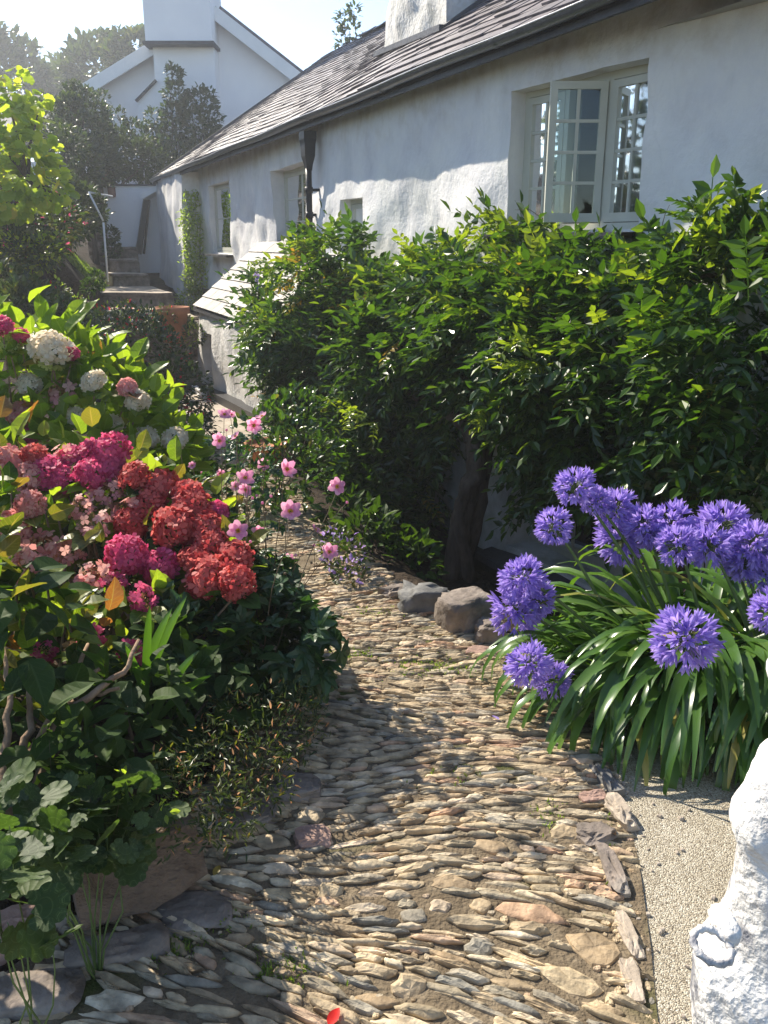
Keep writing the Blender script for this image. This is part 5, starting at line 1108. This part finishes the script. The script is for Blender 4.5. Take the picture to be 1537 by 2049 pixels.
# turning leaves where the photograph has them
yc = B_([(600, 580, 8.1, .30), (600, 560, 8.0, .25), (750, 545, 7.3, .25), (740, 640, 7.0, .16), (830, 540, 6.6, .12), (1090, 570, 5.3, .10), (710, 560, 7.3, .2)])
dmin = np.min([np.linalg.norm(p-c, axis=1)/r for c, r in yc], axis=0); yel = (dmin < 1.25) & (rng.random(len(p)) < .42) | (rng.random(len(p)) < .006)
toplit = ~yel & (o[:, 2] > .3) & (p[:, 2] > .9) & (rng.random(len(p)) < .22); old = ~yel & ~toplit  # some upward-facing upper leaves get the painted sunlit colour
leaves(mb, p[old], o[old], .30, rng, T_PIN, 0, up=.35, out=.65, rnd=.55, droop=.3, nup=.9)
leaves(mb, p[toplit], o[toplit], .27, rng, T_PIN, 2, up=.6, out=.6, rnd=.5, droop=.2, nup=.8)
leaves(mb, p[yel], o[yel], .20, rng, T_PIN, 1, up=.1, out=.7, rnd=.5, droop=.5, nup=.5)
# leading shoots that stick out beyond the mass
for (u, v, y, du, dv) in ((1385, 430, 4.4, 0, -50), (1440, 450, 4.3, 30, -55), (1500, 460, 4.1, 40, -40), (1020, 470, 5.9, -20, -50), (680, 490, 8.0, 40, -40), (645, 490, 8.0, -40, -35), (590, 540, 8.0, -60, -20), (560, 640, 7.9, -60, 10), (1010, 800, 5.3, -40, 20), (760, 850, 6.0, -60, -40), (1300, 500, 4.7, 40, -40), (1180, 540, 5.1, 10, -50), (930, 500, 6.3, -20, -40), (860, 540, 6.7, -40, -40), (1460, 510, 4.1, 60, -10), (1100, 690, 4.9, -50, -20), (1120, 740, 4.8, -60, -10)):
    v = v+25*(v < 520); s0_, e0_ = P(u, v, y), P(u+du, v+dv, y-.12); k = 9; t = rng.random(k)[:, None]; pp = s0_*(1-t)+e0_*t; dd = unit(e0_-s0_)+rng.normal(size=(k, 3))*.4; nn = np.array((0, 0, 1.))+.4*rng.normal(size=(k, 3))
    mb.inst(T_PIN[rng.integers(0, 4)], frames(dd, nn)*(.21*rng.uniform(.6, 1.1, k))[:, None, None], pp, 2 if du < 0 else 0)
pb(mb, 'foliage', [M['wist'], M['wistyellow'], M['wistsunlit']], wi)
mb = MB(); tk = [(905, 1110, 6.0), (925, 1030, 5.95), (945, 960, 5.9), (955, 900, 5.9), (935, 850, 5.95), (900, 820, 6.0)]
def curve(q, n=24, wob=.01, z0=None):
    pts = np.array([P(*a) for a in q])
    if z0 is not None: pts[0, 2] = z0
    t = np.linspace(0, 1, len(pts)); tt = np.linspace(0, 1, n)
    c = np.stack([np.interp(tt, t, pts[:, i]) for i in range(3)], 1); c[1:-1] = (c[:-2]+2*c[1:-1]+c[2:])/4; return c+rng.normal(size=c.shape)*wob
mb.tube(curve(tk, z0=-.78), np.linspace(.085, .055, 24), 10); mb.tube(curve([(945, 1110, 5.9), (915, 1040, 5.85), (935, 980, 5.85), (965, 920, 5.8), (940, 860, 5.9), (880, 800, 6.1)], wob=.012, z0=-.78), np.linspace(.05, .03, 24), 8); mb.tube(curve([(925, 1110, 6.1), (960, 1010, 6.0), (975, 900, 5.95), (1000, 830, 5.8), (1060, 760, 5.6), (1180, 700, 5.2)], z0=-.78), np.linspace(.06, .025, 24), 9)
pb(mb, 'trunk', M['bark'], wi)
mb = MB()
for q in ([(900, 820, 6.0), (870, 790, 6.3), (830, 800, 6.5), (760, 720, 7.0), (680, 600, 7.8)], [(940, 850, 5.95), (900, 760, 6.3), (880, 640, 6.6), (800, 560, 7.2)], [(1000, 830, 5.8), (1020, 700, 5.8), (1050, 560, 5.7)], [(1100, 740, 5.5), (1250, 700, 4.9), (1400, 560, 4.5), (1500, 520, 4.3)], [(900, 820, 6.0), (860, 850, 6.2), (840, 820, 6.3)], [(955, 900, 5.9), (1010, 830, 5.8), (1080, 810, 5.5), (1200, 800, 5.1)], [(760, 720, 7.0), (640, 760, 7.6), (600, 700, 8.0)]):
    mb.tube(curve(q, 18, .012), np.linspace(.028, .010, 18), 7)
for (u, v, y, du, dv, dx) in ((1050, 460, 5.9, -20, -60, .1), (1300, 640, 4.6, -60, -30, .1), (1010, 690, 5.5, 120, -60, 0), (1090, 440, 5.6, -60, -20, 0), (1320, 470, 4.8, 20, -60, 0)):
    a_, b_ = P(u, v, y), P(u+du, v+dv, y-dx); mb.tube([a_, (a_+b_)/2+(0, 0, .03), b_], [.003, .002, .001], 4)
pb(mb, 'branches', M['bark'], wi)
def raceme(u, v, Y, L):
    c = P(u, v, Y); r = rng; k = 34; t = r.random(k); pp = c-np.array((0, 0, 1))*(t*L)[:, None]+r.normal(size=(k, 3))*(.016*(1-t*.7))[:, None]; d = randdir(k, r); mb = MB(); mb.inst(T_FLO, frames(d, randdir(k, r))*.011, pp, 0); mb.tube([c+(0, 0, .03), c-(0, 0, L)], .002, 4, 1)
    return pb(mb, 'flower_raceme', [M['lilac'], M['greenstem']], wi)
raceme(613, 505, 8.0, .10); raceme(870, 510, 6.5, .10); raceme(515, 545, 8.2, .16); raceme(484, 670, 8.8, .30)

# climber at the right: sparse backlit stems near the wall behind the agapanthus
shrub('climbing_shrub', 'sparse brownish shrub with a few lit yellow-green leaves behind the agapanthus', 'shrub', B_([(1440, 880, 4.0, .28), (1500, 900, 3.8, .28), (1480, 990, 3.8, .25), (1400, 960, 4.1, .2), (1540, 980, 3.6, .25), (1340, 930, 4.2, .2)]), 900, .055, [('mixleaf', .75), ('roseleaf', .12), ('fuchleaf', .13)], np.random.default_rng(95), tpl=T_OV, stems=16, sr=.006, base=(1.45, 4.0), inner=.1)
# slender vine on the cottage wall, far end
rng = np.random.default_rng(97); vy = wall_y(402, 450)[0]; vb = np.array((wx(vy)-.12, vy, .7)); v1 = thing('wall_vine', 'slender yellow-green vine trained up the cottage wall by the small window', 'climber', None, tuple(vb)); mb = MB()
VB = [(P(u, v, vy+dy)+(-.16, -.05, 0), r*.85) for u, v, dy, r in ((404, 400, -.1, .20), (400, 440, -.15, .26), (404, 480, -.15, .26), (408, 520, -.15, .28), (412, 560, -.2, .32), (406, 600, -.25, .34), (396, 610, -.3, .3), (425, 560, -.2, .22))]
p, o = blobpts(VB, 2300, rng, inner=.15); leaves(mb, p, o, .07, rng, T_OV, 0, up=.3, droop=.3, rnd=.8); pb(mb, 'foliage', M['roseleaf'], v1)
mb = MB(); mb.tube([P(398, 640, vy-.2), P(402, 560, vy-.1), P(400, 480, vy-.05), P(403, 385, vy-.05)], [.02, .015, .01, .005], 6); pb(mb, 'stem', M['bark'], v1)

# ---- agapanthus
rng = np.random.default_rng(101)
def umbel(seed, n=54):
    r = np.random.default_rng(seed); mb = MB(); i = np.arange(n)+.5; ph = np.arccos(1-1.75*i/n); th = np.pi*(1+5**.5)*i
    d = unit(np.stack([np.cos(th)*np.sin(ph), np.sin(th)*np.sin(ph), np.cos(ph)], 1)+.12*r.normal(size=(n, 3))); R_ = 1.0
    petal_ = np.array([(0, 0, 0), (-.05, .35, .0), (-.088, .72, .06), (0, 1, .16), (.088, .72, .06), (.05, .35, 0)]); 
    V = []; F = []; 
    for k in range(6):       # one trumpet floret: six flared petals round the axis (axis = +y)
        a = k*math.pi/3; q = petal_.copy(); rad_ = .05+.62*np.clip(q[:, 1]-.22, 0, None)**1.25
        vv = np.stack([rad_*math.cos(a)-q[:, 0]*1.5*math.sin(a), q[:, 1]*.9, rad_*math.sin(a)+q[:, 0]*1.5*math.cos(a)], 1); F += [[c+k*6 for c in f] for f in ([0, 1, 2, 3], [0, 3, 4, 5])]; V.append(vv)
    T = (np.concatenate(V), [F], np.zeros((36, 2))); sz = .43*r.uniform(.75, 1.15, n); droopd = unit(d-np.array((0, 0, .18)))
    mb.inst(T, frames(droopd, randdir(n, r))*sz[:, None, None], d*.56*r.uniform(.8, 1.15, n)[:, None], 0)
    for k in range(n): mb.tube([(0, 0, -.05), d[k]*.3+(0, 0, .02), d[k]*.54], .011, 3, 1, cap=False)
    dd = randdir(14, r)*.5; 
    for e in dd: rock_mesh(mb, e, (.05, .05, .07), r, 0, 0, .05, 6, 5)
    return mb
UM = [umbel(s).build('flower_head', [M['agap'], M['greenstem']]) for s in range(3)]; UMU = [False]*3
AG = [(1152, 963, 92), (1107, 1040, 84), (1232, 1006, 92), (1246, 1066, 112), (1342, 1035, 104), (1356, 1076, 92), (1443, 1042, 112), (1419, 1078, 96), (1510, 1076, 108), (1486, 1114, 92), (1045, 1158, 98), (1032, 1222, 108), (1069, 1198, 84), (1059, 1330, 98), (1105, 1360, 80), (1371, 1282, 132), (1545, 1225, 90), (1290, 1040, 92), (1192, 990, 70), (1530, 1150, 80)]
clumps = [('agapanthus', 'agapanthus clump with blue-violet heads nearest the big boulder and the path', (.93, 2.95), lambda u: u < 1130, 150),
          ('agapanthus', 'agapanthus clump with one low violet head in front, beside the gravel', (1.18, 2.95), lambda u: 1130 <= u < 1400, 330),
          ('agapanthus', 'agapanthus clump at the right edge, its leaves hanging behind the white stone post', (1.52, 2.85), lambda u: u >= 1400, 300)]
for ci, (nm, lab, (bx, by), sel, nl) in enumerate(clumps):
    bz = float(H(bx, by)); root = thing(nm, lab, 'agapanthus', 'agapanthus clumps', (bx, by, bz)); mb = MB()
    for k in range(nl):
        a = rng.uniform(0, 2*np.pi) if rng.random() < .6 else rng.normal(-1.5, .7); r_ = .18*math.sqrt(rng.random()); el = rng.uniform(.75, 1.45); 
        strapleaf(mb, (bx+math.cos(a)*r_, by+math.sin(a)*r_, bz), (math.cos(a+rng.normal()*.4), math.sin(a+rng.normal()*.4)), rng.uniform(.55, .90)*(.70 if ci == 0 else 1), rng.uniform(.028, .046), rng, 0, rng.uniform(1.0, 1.5), el=el)
    pb(mb, 'leaves', M['strap'], root); sm = MB()
    for i, (u, v, dpx) in enumerate(AG):
        if not sel(u): continue
        v = v+(14 if v < 1130 else 0); Y = {15: 2.42, 13: 2.62, 14: 2.65, 16: 2.5}.get(i, 3.0+.25*(v < 1090)*(rng.random())-.05); c = P(u, v, Y); dist = np.linalg.norm(c-(0, 0, CAM_Z)); s_ = dpx/FPX*dist/2*(1.0 if v < 1140 else 1.06); k = i % 3
        if not UMU[k]: o = UM[k]; UMU[k] = True
        else: o = bpy.data.objects.new('flower_head', UM[k].data); COL.objects.link(o)
        o.parent = root; o.location = Vector(c)-root.location; o.scale = (s_,)*3; dr = Vector((c[0]-bx, c[1]-by, .9)); o.rotation_euler = (rng.normal()*.2, rng.normal()*.2, rng.uniform(0, 6))
        b = np.array((bx+rng.uniform(-.08, .08), by+rng.uniform(-.08, .08), bz)); mid = b*.5+c*.5+(0, 0, .12); tt = np.linspace(0, 1, 12)[:, None]; sm.tube((1-tt)**2*b+2*tt*(1-tt)*mid+tt*tt*c, np.linspace(.0075, .0055, 12), 8)
    pb(sm, 'flower_stalks', M['greenstem'], root)

# ---- trees and climbers in the background
rng = np.random.default_rng(111)
def tree(name, label, cat, bl, n, size, mats, seed, group=None, tr=.12, base=None, tpl=None, **k):
    rg = np.random.default_rng(seed); bl = [(c, np.asarray(r)*.8) for c, r in bl]; C = np.array([b[0] for b in bl]); bs = base if base is not None else (C[:, 0].mean(), C[:, 1].mean()); bz = float(H(*bs)); root = thing(name, label, cat, group, (bs[0], bs[1], bz)); mb = MB()
    p, o = blobpts(bl, n, rg, inner=.45); hn = noise(p*(1.6/np.mean([np.mean(b[1]) for b in bl]))+seed, 3); gap = k.pop('gap', .45); p, o = p[hn < gap], o[hn < gap]
    kk = rg.integers(0, len(mats), len(p))
    for i in range(len(mats)): leaves(mb, p[kk == i], o[kk == i], size, rg, tpl or T_OV, i, **k)
    pb(mb, 'crown', [M[m] for m in mats], root); mb = MB(); zc = C[:, 2].mean(); b3 = np.array((bs[0], bs[1], bz-.2)); f = np.array((C[:, 0].mean(), C[:, 1].mean(), bz*.5+zc*.5))
    mb.tube([b3, (b3+f)/2+rg.normal(size=3)*tr*.5, f], [tr, tr*.8, tr*.6], 9); branchy(mb, f, C, tr*.5, rg); pb(mb, 'trunk', M['bark'], root); return root
TG = 'hazy trees on the skyline'
tree('unseen_tree', 'unseen rounded tree added off to the left above the bank for the window reflections', 'tree', [(np.array((-9.5, 6.0, 3.2)), 2.6), (np.array((-9.5, 8.5, 3.6)), 2.4), (np.array((-9., 3.4, 3.0)), 2.3)], 3500, .3, ['treeleaf'], 130, None, .2)  # out of view, added to darken what the window glass reflects
tree('lime_tree', 'small lime green large-leaved tree glowing in the sun on the left bank', 'tree', B_([(20, 200, 10.5, .42), (-20, 260, 10.3, .6), (45, 270, 10.2, .48), (60, 340, 10.0, .40), (0, 350, 10.0, .5), (100, 375, 10.0, .26), (75, 230, 10.4, .26), (20, 390, 10.0, .35), (125, 392, 10.0, .14)]), 1500, .135, ['figleaf'], 112, tr=.05, base=(-5.0, 10.6), gap=.12, tpl=T_ROUND, droop=.7, nup=.5)
sk = [(0, 185, 48, 3.6), (-70, 150, 48, 4.0), (60, 215, 50, 2.6)]
tree('skyline_tree', 'largest dark rounded tree on the skyline at the top left corner', 'tree', B_(sk), 4200, .55, ['treeleaf'], 113, TG, .4)
tree('skyline_tree', 'lower gap-toothed trees between the corner tree and the white house', 'tree', B_([(110, 180, 55, 2.2), (150, 175, 55, 2.4), (90, 210, 52, 2.2), (130, 210, 50, 2.4)]), 2800, .5, ['treeleaf'], 114, TG, .35)
tree('skyline_tree', 'loose twiggy tree just left of the white house roof', 'tree', B_([(190, 140, 45, 1.9), (218, 115, 45, 1.3), (185, 165, 44, 1.9), (225, 150, 45, 1.8)]), 2200, .42, ['treeleaf'], 115, TG, .3)
tree('skyline_tree', 'rounded brownish tree against the white chimney', 'tree', B_([(262, 118, 42, 1.4), (285, 120, 42, 1.5), (250, 140, 42, 1.5)]), 2200, .36, ['treeleaf', 'mixleaf'], 116, TG, .3)
tree('slender_tree', 'wispy young tree top poking above the cottage ridge', 'tree', B_([(690, 40, 26, .32), (700, 62, 26, .38), (684, 75, 26, .30), (708, 22, 26, .22)]), 260, .16, ['treeleaf'], 117, None, .06)
CG = 'climbers and shrubs in front of the white house'
def clm(label, bl, n, size, seed, mats=('climbleaf',), name='climber', cat='climber', tr=.05, **k): return tree(name, label, cat, B_(bl), int(n*(.62 if name == 'climber' else 1)), size, list(mats), seed, CG, tr, **k)
clm('tall pointed climber reaching up the white chimney breast', [(345, 150, 21.6, .28), (352, 190, 21.6, .36), (350, 230, 21.6, .42), (352, 270, 21.5, .55), (350, 310, 21.4, .6), (330, 300, 21.4, .5)], 3000, .13, 121)
clm('dark bushy climber on the right side of the white chimney breast', [(405, 205, 21.6, .42), (415, 235, 21.6, .42), (395, 260, 21.5, .6), (410, 300, 21.4, .6), (380, 215, 21.6, .4)], 3000, .13, 122)
clm('arching climber with a gap showing the white wall beside the shoulder of the chimney', [(230, 250, 20.8, .35), (235, 230, 20.8, .22), (270, 270, 20.8, .4), (300, 300, 20.6, .6), (310, 240, 21.0, .3), (260, 310, 20.4, .7), (310, 340, 20.4, .7), (370, 330, 20.8, .6)], 3400, .13, 123)
clm('broad grey-green evergreen at the left corner of the white house', [(160, 200, 19.5, .45), (185, 230, 19.5, .55), (180, 280, 19.5, .75), (150, 260, 19.0, .6), (150, 320, 18.5, .75), (190, 330, 19.0, .7), (140, 215, 19.0, .35)], 5200, .13, 124, ('treeleaf', 'climbleaf'), 'evergreen', 'tree', .12)
clm('dark shrub mass behind the white garden wall', [(240, 315, 20.2, .7), (290, 325, 20.0, .6), (140, 370, 17.5, .6), (120, 400, 17.0, .7), (165, 340, 18.0, .5), (125, 300, 17.5, .6), (110, 250, 20, .8)], 5000, .12, 125, ('treeleaf',), 'dark_shrub', 'shrub', .08)
clm('small leafy shrub right of the handrail against the white garden wall', [(222, 470, 17.8, .2), (224, 500, 17.6, .22)], 500, .09, 126, ('treeleaf',), 'dark_shrub', 'shrub', .03)
clm('thin dark branch of climber along the eaves of the white house', [(175, 165+30, 22.0, .3), (205, 200, 22.0, .25), (190, 215, 22, .3)], 500, .12, 127)

rng = np.random.default_rng(140); pp = []
for (u, v, ru, rv_, n) in ((860, 1330, 90, 22, 700), (330, 1900, 80, 30, 500), (700, 1300, 60, 14, 300), (760, 1210, 70, 12, 300), (430, 1840, 60, 30, 260), (1100, 1640, 30, 30, 120), (900, 1560, 60, 20, 120), (560, 1950, 90, 40, 260), (1215, 1700, 15, 80, 160)):
    for q in rng.normal(size=(n, 2)):
        g = G(u+q[0]*ru*.5, v+q[1]*rv_*.5, 0); pp.append(g)
pp = np.array(pp); pp[:, 2] = base_z(pp[:, 1])+.008; d = unit(np.array((0, 0, .8))+.6*rng.normal(size=(len(pp), 3))); mb = MB(); mb.inst(T_NARROW, frames(d, randdir(len(pp), rng))*(.016*rng.uniform(.5, 1.3, len(pp)))[:, None, None], pp, 0); tag(mb.build('path_moss', M['grass']), kind='stuff')
rng = np.random.default_rng(150); nn_ = 60; gy_ = rng.uniform(1.2, 2.9, nn_); gx_ = xr(gy_)+.03+np.abs(rng.normal(size=nn_))*.10; mb = MB(); sz_ = rng.uniform(.003, .008, nn_); aa = rng.uniform(0, 6.28, nn_)
Mc = np.stack([np.stack([np.cos(aa), -np.sin(aa), 0*aa], -1), np.stack([np.sin(aa), np.cos(aa), 0*aa], -1), np.stack([0*aa, 0*aa, 0*aa+1], -1)], 1)*np.stack([sz_*1.4, sz_, sz_*.8], -1)[:, None, :]
mb.inst(ST[5], Mc, st3(gx_, gy_, base_z(gy_)+.008), 0, False); tag(mb.build('loose_grit', M['cement']), kind='stuff')
# ---- fallen petals and leaves on the path
def petal_obj(label, u, v, L, mat, rot, name='fallen_petal', cat='petal', g=None):
    c = G(u, v, .025); V, F, U = tpl_leaf(.55, 6, .12, -.12, .02, 0, 3); mb = MB(); mb.add((V-(0, .5, 0))*L, F, 0, True); o = mb.build(name, M[mat]); o.location = (c[0], c[1], float(base_z(c[1]))+.024); o.rotation_euler = (.1, .15, rot); return tag(o, label, cat, g)
petal_obj('bright red fallen petal lying on the path at the bottom of the photo', 668, 2035, .045, 'fallenred', -.5)
petal_obj('pale lilac fallen petal in the shade below the brown slab', 243, 1862, .042, 'cream', 1.6)
petal_obj('dull yellow fallen leaf just right of the brown slab', 434, 1742, .035, 'wistyellow', -.3, 'fallen_leaf', 'leaf')
petal_obj('violet fallen agapanthus floret on the path left of the leaves', 992, 1432, .03, 'agap', 1.0)
petal_obj('white fallen petal near the lowest agapanthus head', 1073, 1406, .028, 'cream', .3)
petal_obj('orange fallen leaf beside the pale pinkish edging stone', 1225, 1665, .03, 'orangebit', .7, 'fallen_leaf', 'leaf')

# ---- thin summer haze, added partly to stand in for lens flare
hz_ = MB(); hz_.box((0, 45, 9.6), (184, 154, 23))
hm = bpy.data.materials.new('haze'); hm.use_nodes = True; N = hm.node_tree.nodes; N.remove(N['Principled BSDF']); pv = N.new('ShaderNodeVolumePrincipled'); pv.inputs['Color'].default_value = (.88, .93, 1, 1); pv.inputs['Density'].default_value = .0030; pv.inputs['Anisotropy'].default_value = .55
hm.node_tree.links.new(pv.outputs[0], N['Material Output'].inputs['Volume'])
tag(hz_.build('haze', hm), kind='stuff')
